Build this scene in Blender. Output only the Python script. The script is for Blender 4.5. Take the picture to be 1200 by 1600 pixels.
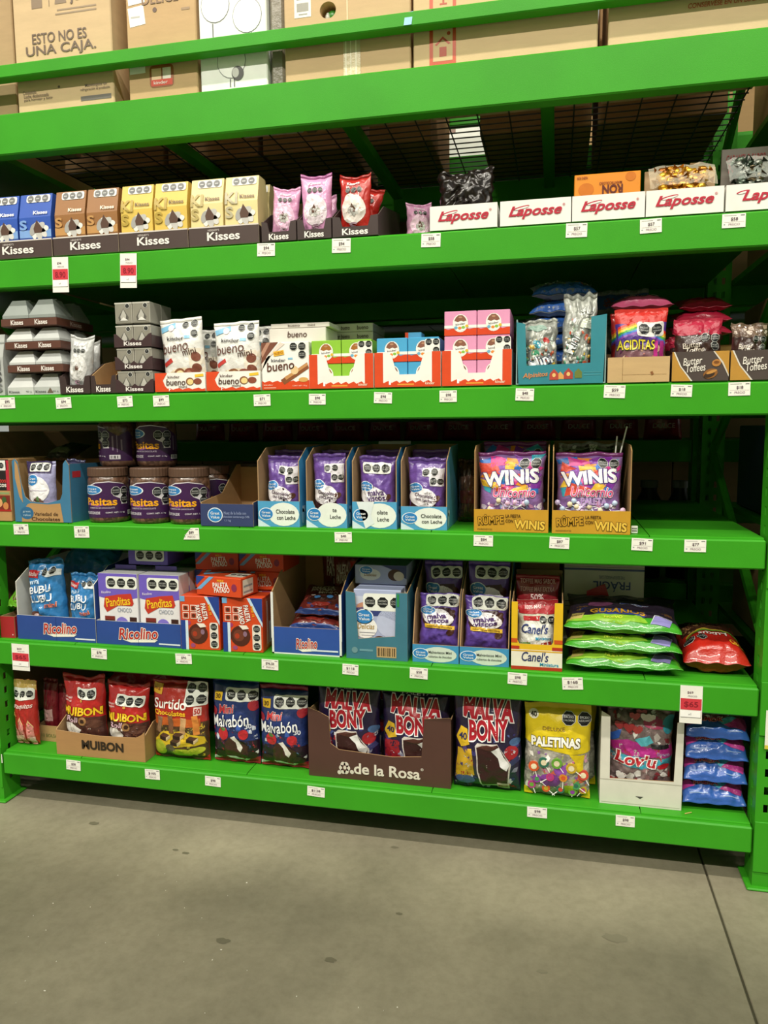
import bpy, bmesh, math, random
from mathutils import Vector, Matrix, noise
from mathutils.geometry import tessellate_polygon

for o in list(bpy.data.objects):
    bpy.data.objects.remove(o)
scene = bpy.context.scene
COL = scene.collection
rnd = random.Random(7)
PI = math.pi

# ------------------------------------------------------------------ camera
yaw, pitch, roll = math.radians(-12.774), math.radians(-6.375), math.radians(-0.477)
fw = Vector((math.sin(yaw)*math.cos(pitch), math.cos(yaw)*math.cos(pitch), math.sin(pitch)))
rt = Vector((math.cos(yaw), -math.sin(yaw), 0)); up = rt.cross(fw)
rt, up = math.cos(roll)*rt + math.sin(roll)*up, -math.sin(roll)*rt + math.cos(roll)*up
cd = bpy.data.cameras.new('camera'); cam = bpy.data.objects.new('camera', cd); COL.objects.link(cam)
cd.sensor_fit = 'VERTICAL'; cd.sensor_height = 36.0; cd.lens = 36.0*1180/1600; cd.clip_start = .05
mw = Matrix((rt, up, -fw)).transposed().to_4x4(); mw.translation = Vector((1.8797, -2.1837, 1.3038))
cam.matrix_world = mw
scene.camera = cam

# ------------------------------------------------------------------ world, lamps, exposure
wd = bpy.data.worlds.new('hall'); scene.world = wd; wd.use_nodes = True
bg = wd.node_tree.nodes['Background']; bg.inputs[0].default_value = (.85, .9, .8, 1); bg.inputs[1].default_value = .42

def lamp_row(y, z, power, width=.16, length=9.0, x=1.2):
    ld = bpy.data.lights.new('ceiling_lamp_row_offscreen', 'AREA'); ld.shape = 'RECTANGLE'
    ld.size = length; ld.size_y = width; ld.energy = power; ld.color = (1.0, .95, .83)
    lo = bpy.data.objects.new('ceiling_lamp_row_offscreen', ld); COL.objects.link(lo); lo.location = (x, y, z)
LAMPS = ((-2.45, 6.3, 400), (-5.6, 6.3, 765))
for ly, lz, lp in LAMPS:
    lamp_row(ly, lz - .07, lp)
scene.view_settings.view_transform = 'Standard'
scene.view_settings.look = 'None'
scene.view_settings.exposure = 0.0
scene.view_settings.gamma = 1.0
scene.view_settings.use_curve_mapping = False

# ------------------------------------------------------------------ materials
def lin(h):
    h = h.lstrip('#')
    if len(h) == 3: h = ''.join(c*2 for c in h)
    v = [int(h[i:i+2], 16)/255 for i in (0, 2, 4)]
    return [c/12.92 if c <= .04045 else ((c+.055)/1.055)**2.4 for c in v] + [1]
MC = {}
def M(key):
    """'kind:#hex' -> procedural node material."""
    if key in MC: return MC[key]
    kind, hx = key.split(':')
    m = bpy.data.materials.new(kind + '_' + hx.lstrip('#')); m.use_nodes = True
    nt = m.node_tree; N = nt.nodes; L = nt.links
    b = N['Principled BSDF']; c = lin(hx)
    tc = N.new('ShaderNodeTexCoord')
    def tex(scale, detail=3, rough=.55, vec=None):
        n = N.new('ShaderNodeTexNoise'); n.inputs['Scale'].default_value = scale
        n.inputs['Detail'].default_value = detail; n.inputs['Roughness'].default_value = rough
        if vec is not None: L.new(vec, n.inputs['Vector'])
        else: L.new(tc.outputs['Object'], n.inputs['Vector'])
        return n
    def vary(n, lo, hi):
        r = N.new('ShaderNodeMapRange'); r.inputs['From Min'].default_value = .3; r.inputs['From Max'].default_value = .7
        r.inputs['To Min'].default_value = lo; r.inputs['To Max'].default_value = hi
        L.new(n.outputs['Fac'], r.inputs['Value'])
        x = N.new('ShaderNodeMix'); x.data_type = 'RGBA'; x.blend_type = 'MULTIPLY'; x.inputs['Factor'].default_value = 1
        x.inputs[6].default_value = c; L.new(r.outputs['Result'], x.inputs[7]); L.new(x.outputs[2], b.inputs['Base Color'])
    def bump(n, s, d, out='Fac'):
        p = N.new('ShaderNodeBump'); p.inputs['Strength'].default_value = s; p.inputs['Distance'].default_value = d
        L.new(n.outputs[out], p.inputs['Height']); L.new(p.outputs['Normal'], b.inputs['Normal']); return p
    b.inputs['Base Color'].default_value = c
    if kind == 'paper':
        b.inputs['Roughness'].default_value = .42; vary(tex(14), .93, 1.04); bump(tex(260), .05, .001)
    elif kind == 'kraft':
        b.inputs['Roughness'].default_value = .8
        mp = N.new('ShaderNodeMapping'); mp.inputs['Scale'].default_value = (3, 3, 14); L.new(tc.outputs['Object'], mp.inputs['Vector'])
        vary(tex(3, 5, .6, mp.outputs['Vector']), .94, 1.05); bump(tex(120), .12, .002)
    elif kind == 'film':
        b.inputs['Roughness'].default_value = .3; b.inputs['Coat Weight'].default_value = .5; b.inputs['Coat Roughness'].default_value = .08
        vary(tex(22), .86, 1.08); bump(tex(46, 4, .55), .42, .008)
    elif kind == 'foil':
        b.inputs['Roughness'].default_value = .28; b.inputs['Metallic'].default_value = .55
        vary(tex(30), .8, 1.1); bump(tex(70, 4), .35, .006)
    elif kind == 'ink':
        b.inputs['Roughness'].default_value = .36; vary(tex(40), .95, 1.04)
    elif kind == 'choc':
        b.inputs['Roughness'].default_value = .4; vary(tex(60), .75, 1.15); bump(tex(90), .3, .004)
    elif kind == 'clear':
        b.inputs['Base Color'].default_value = c; b.inputs['Roughness'].default_value = .1
        bump(tex(45, 4, .55), .55, .012)
        tr = N.new('ShaderNodeBsdfTransparent'); mx = N.new('ShaderNodeMixShader')
        lw = N.new('ShaderNodeLayerWeight'); lw.inputs['Blend'].default_value = .35
        mr = N.new('ShaderNodeMapRange'); mr.inputs['To Min'].default_value = .12; mr.inputs['To Max'].default_value = .5
        L.new(lw.outputs['Facing'], mr.inputs['Value']); L.new(mr.outputs['Result'], mx.inputs[0])
        L.new(tr.outputs[0], mx.inputs[1]); L.new(b.outputs[0], mx.inputs[2]); L.new(mx.outputs[0], N['Material Output'].inputs[0])
    elif kind == 'milky':
        b.inputs['Roughness'].default_value = .15; b.inputs['Coat Weight'].default_value = .5
        n = N.new('ShaderNodeTexVoronoi'); n.inputs['Scale'].default_value = 85; n.feature = 'SMOOTH_F1'
        dn = tex(14, 3); vm = N.new('ShaderNodeMix'); vm.data_type = 'RGBA'; vm.inputs['Factor'].default_value = .12; L.new(tc.outputs['Object'], vm.inputs[6]); L.new(dn.outputs['Color'], vm.inputs[7]); L.new(vm.outputs[2], n.inputs['Vector'])
        r = N.new('ShaderNodeValToRGB'); r.color_ramp.elements[0].position = 0; r.color_ramp.elements[0].color = [v*.25 for v in c[:3]] + [1]
        r.color_ramp.elements[1].position = 1; r.color_ramp.elements[1].color = c
        e = r.color_ramp.elements.new(.5); e.color = [v*.6 for v in c[:3]] + [1]
        L.new(n.outputs['Color'], r.inputs['Fac']); L.new(r.outputs['Color'], b.inputs['Base Color']); bump(tex(60, 4), .5, .008)
    elif kind == 'paint':
        b.inputs['Roughness'].default_value = .42; b.inputs['Specular IOR Level'].default_value = .22
        vary(tex(5), .93, 1.05); bump(tex(420, 2), .14, .0015)
    elif kind == 'glass':
        b.inputs['Roughness'].default_value = .05; b.inputs['Transmission Weight'].default_value = .9; b.inputs['IOR'].default_value = 1.45
        bump(tex(8), .02, .002)
    else:
        b.inputs['Roughness'].default_value = .5; vary(tex(20), .95, 1.04)
    MC[key] = m
    return m
def mk(c, kind='ink'):
    return c if ':' in c else kind + ':' + c

# ------------------------------------------------------------------ mesh collection
class MB:
    def __init__(s): s.v = []; s.f = []; s.m = []; s.keys = []
    def mi(s, key):
        if key not in s.keys: s.keys.append(key)
        return s.keys.index(key)
    def add(s, vs, fs, key):
        o = len(s.v); k = s.mi(key); s.v += [tuple(v) for v in vs]
        for f in fs: s.f.append([o+i for i in f]); s.m.append(k)
    def box(s, x0, y0, z0, x1, y1, z1, key, bev=0):
        if bev <= 0:
            v = [(x, y, z) for x in (x0, x1) for y in (y0, y1) for z in (z0, z1)]
            s.add(v, [(0, 1, 3, 2), (4, 6, 7, 5), (0, 4, 5, 1), (2, 3, 7, 6), (0, 2, 6, 4), (1, 5, 7, 3)], key); return
        bm = bmesh.new(); bmesh.ops.create_cube(bm, size=1)
        for v in bm.verts:
            v.co = Vector(((x0+x1)/2 + v.co.x*(x1-x0), (y0+y1)/2 + v.co.y*(y1-y0), (z0+z1)/2 + v.co.z*(z1-z0)))
        bmesh.ops.bevel(bm, geom=bm.edges[:], offset=min(bev, .45*min(x1-x0, y1-y0, z1-z0)), segments=1, affect='EDGES', profile=.5)
        bm.verts.index_update()
        s.add([v.co[:] for v in bm.verts], [[v.index for v in f.verts] for f in bm.faces], key); bm.free()
    def prism(s, pts, fn, key, t, keyback=None):
        """polygon pts (a,b) -> fn(a,b,off); thickness t along off, front at off=0"""
        tri = tessellate_polygon([[Vector((a, b, 0)) for a, b in pts]]); n = len(pts)
        fr = [fn(a, b, 0) for a, b in pts]; bk = [fn(a, b, t) for a, b in pts]
        s.add(fr, tri, key); s.add(bk, [t_[::-1] for t_ in tri], keyback or key)
        s.add(fr + bk, [(i, (i+1) % n, n+(i+1) % n, n+i) for i in range(n)], keyback or key)
    def tube(s, p0, p1, r, key, n=6):
        a, b = Vector(p0), Vector(p1); d = (b-a).normalized()
        q = d.orthogonal().normalized(); w = d.cross(q)
        ring = [q*math.cos(2*PI*i/n)*r + w*math.sin(2*PI*i/n)*r for i in range(n)]
        s.add([a+c for c in ring] + [b+c for c in ring], [(i, (i+1) % n, n+(i+1) % n, n+i) for i in range(n)] + [tuple(range(n))[::-1], tuple(range(n, 2*n))], key)
    def lathe(s, prof, key, n=28, cx=0, cy=0):
        k = len(prof); vs = []
        for i in range(n):
            a = 2*PI*i/n
            vs += [(cx + r*math.cos(a), cy + r*math.sin(a), z) for r, z in prof]
        s.add(vs, [(i*k+j, ((i+1) % n)*k+j, ((i+1) % n)*k+j+1, i*k+j+1) for i in range(n) for j in range(k-1)], key)
    def blob(s, c, r, key, seed=0, n=8):
        vs = []; fs = []; m = n//2
        for j in range(m+1):
            for i in range(n):
                a = 2*PI*i/n; p = PI*j/m
                k = 1 + .18*noise.noise((i*.9+seed, j*1.1, seed*1.7))
                vs.append((c[0] + r[0]*k*math.sin(p)*math.cos(a), c[1] + r[1]*k*math.sin(p)*math.sin(a), c[2] + r[2]*k*math.cos(p)))
        for j in range(m):
            for i in range(n): fs.append((j*n+i, (j+1)*n+i, (j+1)*n+(i+1) % n, j*n+(i+1) % n))
        s.add(vs, fs, key)
    def build(s, name, parent=None, smooth=False, fix=False):
        me = bpy.data.meshes.new(name); me.from_pydata(s.v, [], s.f)
        for k in s.keys: me.materials.append(M(k))
        me.polygons.foreach_set('material_index', s.m)
        if fix:
            bm = bmesh.new(); bm.from_mesh(me); bmesh.ops.remove_doubles(bm, verts=bm.verts[:], dist=1e-5)
            bmesh.ops.recalc_face_normals(bm, faces=bm.faces[:]); bm.to_mesh(me); bm.free()
        if smooth: me.polygons.foreach_set('use_smooth', [True]*len(me.polygons))
        me.update()
        o = bpy.data.objects.new(name, me); COL.objects.link(o)
        if parent is not None: o.parent = parent
        return o

def tag(o, label, cat, group=None):
    o['label'] = label; o['category'] = cat
    if group: o['group'] = group
    return o
def thing(name, label, cat, loc, rz=0, rx=0, ry=0, group=None):
    o = bpy.data.objects.new(name, None); COL.objects.link(o); o.empty_display_size = .03
    o.location = loc; o.rotation_euler = (math.radians(rx), math.radians(ry), math.radians(rz))
    return tag(o, label, cat, group)
def dup(root, loc, label=None, rz=None, rx=None):
    r = root.copy(); COL.objects.link(r); r.location = loc
    if label: r['label'] = label
    if rz is not None: r.rotation_euler[2] = math.radians(rz)
    if rx is not None: r.rotation_euler[0] = math.radians(rx)
    for ch in list(root.children):
        c = ch.copy(); COL.objects.link(c); c.parent = r
        for g in list(ch.children):
            d = g.copy(); COL.objects.link(d); d.parent = c
    return r

# ------------------------------------------------------------------ flat print: shapes laid on a face
TX = {}
def text_shape(s, bold, shear):
    k = (s, bold, shear)
    if k not in TX:
        cu = bpy.data.curves.new('lettering', 'FONT'); cu.body = s; cu.offset = bold*.66; cu.shear = shear
        cu.resolution_u = 3; cu.fill_mode = 'FRONT'
        ob = bpy.data.objects.new('lettering', cu)
        me = ob.to_mesh(); me.calc_loop_triangles()
        vs = [(v.co.x, v.co.y) for v in me.vertices]; fs = [tuple(t.vertices) for t in me.loop_triangles]
        ob.to_mesh_clear(); bpy.data.objects.remove(ob); bpy.data.curves.remove(cu)
        TX[k] = (vs, fs)
    vs, fs = TX[k]
    base = TX.get((s, 0, shear)) or (text_shape(s, 0, shear) and TX[(s, 0, shear)])
    xs = [v[0] for v in base[0]]; ys = [v[1] for v in base[0]]
    return vs, fs, min(xs), max(xs), min(ys), max(ys)

# spec builders: all positions are fractions of the face they are printed on
def T(s, cx, cy, w, h, c, rot=0, b=0.012, sh=0, out=None, ob=.05, ly=3): return ('t', s, cx, cy, w, h, c, rot, b, sh, out, ob, ly)
def E(cx, cy, rx, ry, c, rot=0, ly=1): return ('e', cx, cy, rx, ry, c, rot, ly)
def O(cx, cy, r, c, ly=2): return ('o', cx, cy, r, c, ly)
def R(x0, y0, x1, y1, c, ly=1, rot=0): return ('r', x0, y0, x1, y1, c, rot, ly)
def PG(pts, c, ly=1): return ('p', pts, c, ly)
def SL(cx, cy, r): return ('s', cx, cy, r)
def seals(cx, cy, r, n=3, sp=2.15, cols=None, plate='#e9ebe4', asp=1.0):
    """row(s) of black octagons on a white plate; asp = face w/h"""
    cols = cols or n; out = []; rows = (n + cols-1)//cols
    if plate:
        hw = (cols*sp/2 + .1)*r; hh = (rows*sp/2 + .12)*r*asp
        out.append(PG(rrect(cx-hw, cy-hh, cx+hw, cy+hh, .5*r, asp), plate, 2))
    for i in range(n):
        q, p = divmod(i, cols)
        out.append(SL(cx + (p-(cols-1)/2)*sp*r, cy - (q-(rows-1)/2)*sp*r*asp, r))
    return out
def rrect(x0, y0, x1, y1, r, asp=1):
    pts = []
    for cx, cy, a0 in ((x1-r, y1-r*asp, 0), (x0+r, y1-r*asp, 90), (x0+r, y0+r*asp, 180), (x1-r, y0+r*asp, 270)):
        for k in range(4):
            a = math.radians(a0 + 30*k); pts.append((cx + r*math.cos(a), cy + r*asp*math.sin(a)))
    return pts
def zig(x0, x1, y, amp, n, y0):
    """area from y0 up to a wavy torn edge"""
    pts = [(x0, y0)]
    pts2 = [(x0 + (x1-x0)*i/n, y + amp*(.6 if i % 3 == 0 else (-.5 if i % 3 == 1 else .15))) for i in range(n+1)]
    return [(x1, y0), (x0, y0)] + pts2

def clut(seed, x0, y0, x1, y1, n, cols, s=.05, ly=0):
    """busy print: scattered small coloured patches"""
    g = random.Random(seed); out = []
    for i in range(n):
        cx, cy = g.uniform(x0, x1), g.uniform(y0, y1); a = g.uniform(0, 6.28); r = s*g.uniform(.4, 1.25); k = g.uniform(.3, 1.0)
        pts = [(cx + r*math.cos(a+t)*q, cy + r*.75*math.sin(a+t)*q) for t, q in ((0, 1), (1.2, k), (2.7, 1), (3.6, .8*k), (4.9, k))]
        out.append(PG([(min(max(x, .02), .98), min(max(y, .01), .97)) for x, y in pts], cols[g.randrange(len(cols))], ly))
    return out

class Face:
    def __init__(s, w, h, fn, curved=False, step=.014): s.w, s.h, s.fn, s.curved, s.step, s.e0 = w, h, fn, curved, step, .0011
def tri_poly(pts): return tessellate_polygon([[Vector((a, b, 0)) for a, b in pts]])
def lay(mb, face, vs, fs, key, ly):
    """put a 2D triangle mesh (metres on the face) onto the face, splitting long edges where it is curved"""
    if face.curved:
        vs = list(vs); mids = {}; st = [tuple(f) for f in fs]; fs = []; lim = face.step**2
        while st:
            a, b, c = st.pop(); best = None; bl = lim
            for i, j in ((a, b), (b, c), (c, a)):
                d = (vs[i][0]-vs[j][0])**2 + (vs[i][1]-vs[j][1])**2
                if d > bl: bl = d; best = (i, j)
            if best is None: fs.append((a, b, c)); continue
            i, j = best; kk = (min(i, j), max(i, j))
            if kk not in mids:
                mids[kk] = len(vs); vs.append(((vs[i][0]+vs[j][0])/2, (vs[i][1]+vs[j][1])/2))
            m = mids[kk]
            tri = [a, b, c]; t1 = [m if x == i else x for x in tri]; t2 = [m if x == j else x for x in tri]
            st.append(tuple(t1)); st.append(tuple(t2))
        e = face.e0 + .0005*ly
    else: e = .0004 + .00035*ly
    out = []
    for a, b in vs:
        out.append(face.fn(a, b, e))
    mb.add(out, fs, key)
def rot2(pts, cx, cy, deg):
    if not deg: return pts
    c, s = math.cos(math.radians(deg)), math.sin(math.radians(deg))
    return [(cx + (x-cx)*c - (y-cy)*s, cy + (x-cx)*s + (y-cy)*c) for x, y in pts]
SEALW = ('CALORÍAS', 'AZÚCARES', 'GRASAS')
scount = [0]
def put_specs(face, specs, parent, kind='ink', names=('printed_picture', 'lettering')):
    """each word is a lettering part, each seal a part, touching shapes one picture part; tiny print is joined"""
    w, h = face.w, face.h; small = MB(); cl = []
    for sp in specs:
        k = sp[0]
        if k == 't':
            _, s, cx, cy, tw, th, c, ro, b, sh, oc, ob, ly = sp
            vs0, fs, x0, x1, y0, y1 = text_shape(s, b, sh)
            def tr(vs):
                sx = tw*w/(x1-x0); sy = th*h/(y1-y0)
                return rot2([(cx*w + (x-(x0+x1)/2)*sx, cy*h + (y-(y0+y1)/2)*sy) for x, y in vs], cx*w, cy*h, ro)
            let = small if th*h < .011 else MB()
            if oc:
                vo, fo = text_shape(s, ob, sh)[:2]; lay(let, face, tr(vo), fo, mk(oc, kind), ly)
            lay(let, face, tr(vs0), fs, mk(c, kind), ly+1)
            if let is not small: let.build(names[1], parent)
        elif k == 's':
            _, cx, cy, r = sp; mb = MB(); r *= w
            for rr, c, ly in ((1.0, '#e9ebe4', 3), (.93, '#15161a', 4)):
                pts = [(cx*w + r*rr*math.cos(PI/8 + i*PI/4), cy*h + r*rr*math.sin(PI/8 + i*PI/4)) for i in range(8)]
                lay(mb, face, pts, [(0, i, i+1) for i in range(1, 7)], mk(c, kind), ly)
            for s, dy, tw in (('EXCESO', .22, 1.3), (SEALW[scount[0] % 3], -.2, 1.5)):
                vs, fs, x0, x1, y0, y1 = text_shape(s, 0, 0)
                lay(mb, face, [(cx*w + (x-(x0+x1)/2)*tw*r/(x1-x0), cy*h + r*dy + (y-(y0+y1)/2)*.3*r/(y1-y0)) for x, y in vs], fs, mk('#c9cbc6', kind), 5)
            scount[0] += 1
            mb.build('warning_seal', parent)
        else:
            n = 20
            if k == 'e' or k == 'o':
                if k == 'e': _, cx, cy, rx, ry, c, ro, ly = sp; rx *= w; ry *= h
                else: _, cx, cy, r, c, ly = sp; rx = ry = r*w; ro = 0
                pts = rot2([(cx*w + rx*math.cos(2*PI*i/n), cy*h + ry*math.sin(2*PI*i/n)) for i in range(n)], cx*w, cy*h, ro)
                fs = [(0, i, i+1) for i in range(1, n-1)]
            elif k == 'r':
                _, x0, y0, x1, y1, c, ro, ly = sp
                pts = rot2([(x0*w, y0*h), (x1*w, y0*h), (x1*w, y1*h), (x0*w, y1*h)], (x0+x1)/2*w, (y0+y1)/2*h, ro); fs = [(0, 1, 2), (0, 2, 3)]
            else:
                pts = [(x*w, y*h) for x, y in sp[1]]; c = sp[2]; ly = sp[3]; fs = tri_poly(pts)
            xs = [p[0] for p in pts]; ys = [p[1] for p in pts]; bb = (min(xs), max(xs), min(ys), max(ys))
            if max(bb[1]-bb[0], bb[3]-bb[2]) < .02 or min(bb[1]-bb[0], bb[3]-bb[2]) < .004:
                lay(small, face, pts, fs, mk(c, kind), ly); continue
            grp = [(bb, pts, fs, mk(c, kind), ly)]; rest = []
            for g in cl:
                if any(q[0][0] < bb[1] and bb[0] < q[0][1] and q[0][2] < bb[3] and bb[2] < q[0][3] for q in g): grp = g + grp
                else: rest.append(g)
            cl = rest + [grp]
    for g in cl:
        mb = MB()
        for bb, pts, fs, key, ly in g: lay(mb, face, pts, fs, key, ly)
        mb.build(names[0], parent)
    if small.f: small.build('small_print', parent)['kind'] = 'stuff'

# ------------------------------------------------------------------ package builders
def front_face(w, h, d): return Face(w, h, lambda u, v, e: (u-w/2, -d/2-e, v))
def right_face(w, h, d): return Face(d, h, lambda u, v, e: (w/2+e, u-d/2, v))
def top_face(w, h, d): return Face(w, d, lambda u, v, e: (u-w/2, v-d/2, h+e))

def carton(name, label, cat, x0, x1, yf, z, h, d, mat, specs=(), side=(), top=(), rz=0, rx=0, ry=0, group=None, kind='ink', bev=.0015, part='body'):
    """closed box standing with its front at yf"""
    w = x1-x0
    t = thing(name, label, cat, ((x0+x1)/2, yf+d/2, z), rz, rx, ry, group)
    m = MB(); m.box(-w/2, -d/2, 0, w/2, d/2, h, mk(mat, 'paper'), bev); b = m.build(part, t)
    if specs: put_specs(front_face(w, h, d), specs, b, kind)
    if side: put_specs(right_face(w, h, d), side, b, kind, ('side_print', 'side_lettering'))
    if top: put_specs(top_face(w, h, d), top, b, kind, ('top_print', 'top_lettering'))
    return t

def tray(name, label, x0, x1, yf, z, d, hf, hb, outer, inner='kraft:#b08d62', specs=(), fpoly=None, side=None, rside=(), th=.003, rz=0, group=None, cat='display box', kind='ink', hs=None):
    """open display box: base, front, back and two side panels; side = profile [(y01, height)] from front to back"""
    w = x1-x0; t = thing(name, label, cat, ((x0+x1)/2, yf+d/2, z), rz, group=group)
    o = mk(outer, 'paper'); i = mk(inner, 'kraft')
    m = MB(); m.box(-w/2+th, -d/2+th, 0, w/2-th, d/2-th, th, i); m.build('base', t)
    fp = [(a*w, b*hf) for a, b in fpoly] if fpoly else [(0, 0), (w, 0), (w, hf), (0, hf)]
    m = MB(); m.prism(fp, lambda a, b, q: (a-w/2, -d/2+q, b), o, th, i); fpo = m.build('front_panel', t, fix=True)
    m = MB(); m.prism([(0, 0), (w, 0), (w, hb), (0, hb)], lambda a, b, q: (a-w/2, d/2-q, b), o, th, i); m.build('back_panel', t, fix=True)
    hs = hs if hs is not None else hf
    sp = side or [(0, hs), (.45, hs), (1, hb)]
    pts = [(0, 0), (d-2*th, 0)] + [(a*(d-2*th), b) for a, b in reversed(sp)]
    for s in (-1, 1):
        m = MB(); m.prism(pts, lambda a, b, q, s=s: (s*(w/2-q), -d/2+th+a, b), o, th, i); spo = m.build('side_panel', t, fix=True)
    if specs: put_specs(Face(w, hf, lambda u, v, e: (u-w/2, -d/2-e, v)), specs, fpo, kind)
    if rside: put_specs(Face(d, hs, lambda u, v, e: (w/2+e, u-d/2, v)), rside, spo, kind, ('side_print', 'side_lettering'))
    return t

def bag(name, label, x0, x1, yf, z, h, d, film, specs=(), rz=0, rx=0, ry=0, seed=1, ears=0.0, wr=1.0, blunt=.55, low=.8, crimp='', cat='candy bag', group=None, kind='ink', nu=30, nv=38, ct=.06, cb=.035, extra=None, soft=.07):
    """sealed pillow bag: body with folds, crimped top and bottom seals, print laid on its front"""
    w = x1-x0
    t = thing(name, label, cat, ((x0+x1)/2, yf+d/2, z+.0035+(w/2)*math.sin(math.radians(abs(ry)))), rz, rx, ry, group)
    def shape(u, v):
        u = min(max(u, 0), 1); v = min(max(v, 0), 1)
        s = (v-cb)/(1-ct-cb); s = min(max(s, 0), 1)
        b = max(math.sin(PI*s**low), 0)**blunt; a = max(1-abs(2*u-1)**2.6, 0)**.6
        n1 = noise.noise((u*3.1+seed*3.7, v*4.2, seed*1.3)); n2 = noise.noise((u*10+seed, v*5, seed*2.1))
        n3 = noise.noise((u*17+seed, v*19, seed*.7)); n4 = 1-2*abs(noise.noise((u*5.3-v*2.2+seed*2.9, v*6.1+u*1.7, seed*.37)))
        edge = .35 + .65*abs(2*v-1)
        y = d/2*a*b*(1+.14*n1) + wr*a*(b**.5)*(.0042*n2*edge + .0018*n3 + .0022*max(n4-.35, 0)*2)
        flut = wr*.002*math.sin(u*21+seed)*(1 if (v > 1-ct or v < cb) else .3)
        x = (u-.5)*w*(1-soft*math.sin(PI*s)**.8) + wr*.0025*noise.noise((v*7, seed*5.1, 0))
        zz = v*h + ears*h*(abs(2*u-1)**2-.4)*max(0, v-.75)*4*.25 + wr*.004*noise.noise((u*5, seed*9.3, v*2))*v
        return x, y, zz, flut
    G = [[shape(i/nu, j/nv) for i in range(nu+1)] for j in range(nv+1)]
    def fn(u, v, e):
        a = min(max(u/w, 0), 1)*nu; b = min(max(v/h, 0), 1)*nv; i = min(int(a), nu-1); j = min(int(b), nv-1); a -= i; b -= j
        P = (G[j][i], G[j][i+1], G[j+1][i], G[j+1][i+1]); K = ((1-a)*(1-b), a*(1-b), (1-a)*b, a*b)
        x = sum(p[0]*k for p, k in zip(P, K)); y = sum((p[3]-max(p[1], .0006))*k for p, k in zip(P, K)); zz = sum(p[2]*k for p, k in zip(P, K))
        return (x, y-e, zz)
    m = MB(); fk = mk(film, 'film'); ck = mk(crimp or film, 'film')
    jt = int(round(nv*(1-ct)))
    for name_, j0, j1, key in (('body', 0, jt, fk), ('top_seal', jt, nv, ck)):
        mb = MB(); vs = []
        for j in range(j0, j1+1):
            for i in range(nu+1):
                x, y, zz, fl = G[j][i]; vs.append((x, fl-max(y, .0006), zz))
        nfr = len(vs)
        for j in range(j0, j1+1):
            for i in range(nu+1):
                x, y, zz, fl = G[j][i]; vs.append((x, fl+max(y*.85, .0006), zz))
        R_ = nu+1; fs = []
        for j in range(j1-j0):
            for i in range(nu):
                q = j*R_+i; fs.append((q, q+1, q+R_+1, q+R_)); fs.append((nfr+q, nfr+q+R_, nfr+q+R_+1, nfr+q+1))
            for i in (0, nu):
                q = j*R_+i; f = (q, q+R_, nfr+q+R_, nfr+q); fs.append(f if i == 0 else f[::-1])
        for jj in (0, j1-j0):
            for i in range(nu):
                q = jj*R_+i; f = (q, nfr+q, nfr+q+1, q+1); fs.append(f if jj == 0 else f[::-1])
        mb.add(vs, fs, key); po = mb.build(name_, t, smooth=True)
        if name_ == 'body': bod = po
    fc = Face(w, h, fn, True, .012 if wr < 1.25 else .0085); fc.e0 = .0012*max(1, .6*wr)
    if specs: put_specs(fc, specs, bod, kind)
    if extra: extra(t, fc)
    return t

def kissed(cx, cy, s, a='#e8e6e2', b='#5b3a2a', asp=.75):
    """opened foil sweet: pale foil petals round a brown drop"""
    o = []
    for k in range(7):
        an = k*2*PI/7+.3
        o.append(E(cx+s*.5*math.cos(an), cy+s*.34*asp*math.sin(an)-.15*s*asp, s*.5, s*.3*asp, (a, '#c4c2be', '#d6d4d0', '#a9a7a4')[k % 4], rot=math.degrees(an)*.4, ly=1+k % 2))
    o.append(PG([(cx-.1*s, cy+.75*s*asp), (cx+.42*s, cy-.05*s*asp), (cx+.3*s, cy-.4*s*asp), (cx-.35*s, cy-.4*s*asp), (cx-.42*s, cy-.02*s*asp)], b, 3))
    return o

# ================================================================== setting
def floor_mat():
    m = bpy.data.materials.new('concrete'); m.use_nodes = True
    N = m.node_tree.nodes; L = m.node_tree.links; b = N['Principled BSDF']
    tc = N.new('ShaderNodeTexCoord')
    def nz(s, d=4, r=.55):
        n = N.new('ShaderNodeTexNoise'); n.inputs['Scale'].default_value = s; n.inputs['Detail'].default_value = d; n.inputs['Roughness'].default_value = r
        L.new(tc.outputs['Object'], n.inputs['Vector']); return n
    r = N.new('ShaderNodeValToRGB'); L.new(nz(1.7, 6, .62).outputs['Fac'], r.inputs['Fac'])
    r.color_ramp.elements[0].position = .3; r.color_ramp.elements[0].color = lin('#7c7663')
    r.color_ramp.elements[1].position = .72; r.color_ramp.elements[1].color = lin('#a19983')
    r2 = N.new('ShaderNodeValToRGB'); L.new(nz(34, 5, .7).outputs['Fac'], r2.inputs['Fac'])
    r2.color_ramp.elements[0].position = .28; r2.color_ramp.elements[0].color = (.72, .71, .68, 1)
    r2.color_ramp.elements[1].position = .6; r2.color_ramp.elements[1].color = (1, 1, 1, 1)
    mx = N.new('ShaderNodeMix'); mx.data_type = 'RGBA'; mx.blend_type = 'MULTIPLY'; mx.inputs['Factor'].default_value = .6
    L.new(r.outputs['Color'], mx.inputs[6]); L.new(r2.outputs['Color'], mx.inputs[7]); L.new(mx.outputs[2], b.inputs['Base Color'])
    rr = N.new('ShaderNodeMapRange'); L.new(nz(9).outputs['Fac'], rr.inputs['Value'])
    rr.inputs['To Min'].default_value = .38; rr.inputs['To Max'].default_value = .6; L.new(rr.outputs['Result'], b.inputs['Roughness'])
    bp = N.new('ShaderNodeBump'); bp.inputs['Strength'].default_value = .08; bp.inputs['Distance'].default_value = .003
    L.new(nz(70).outputs['Fac'], bp.inputs['Height']); L.new(bp.outputs['Normal'], b.inputs['Normal'])
    return m
MC['concrete:x'] = floor_mat()
GREEN = 'paint:#3b9b20'; GREEN2 = GREEN

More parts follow.
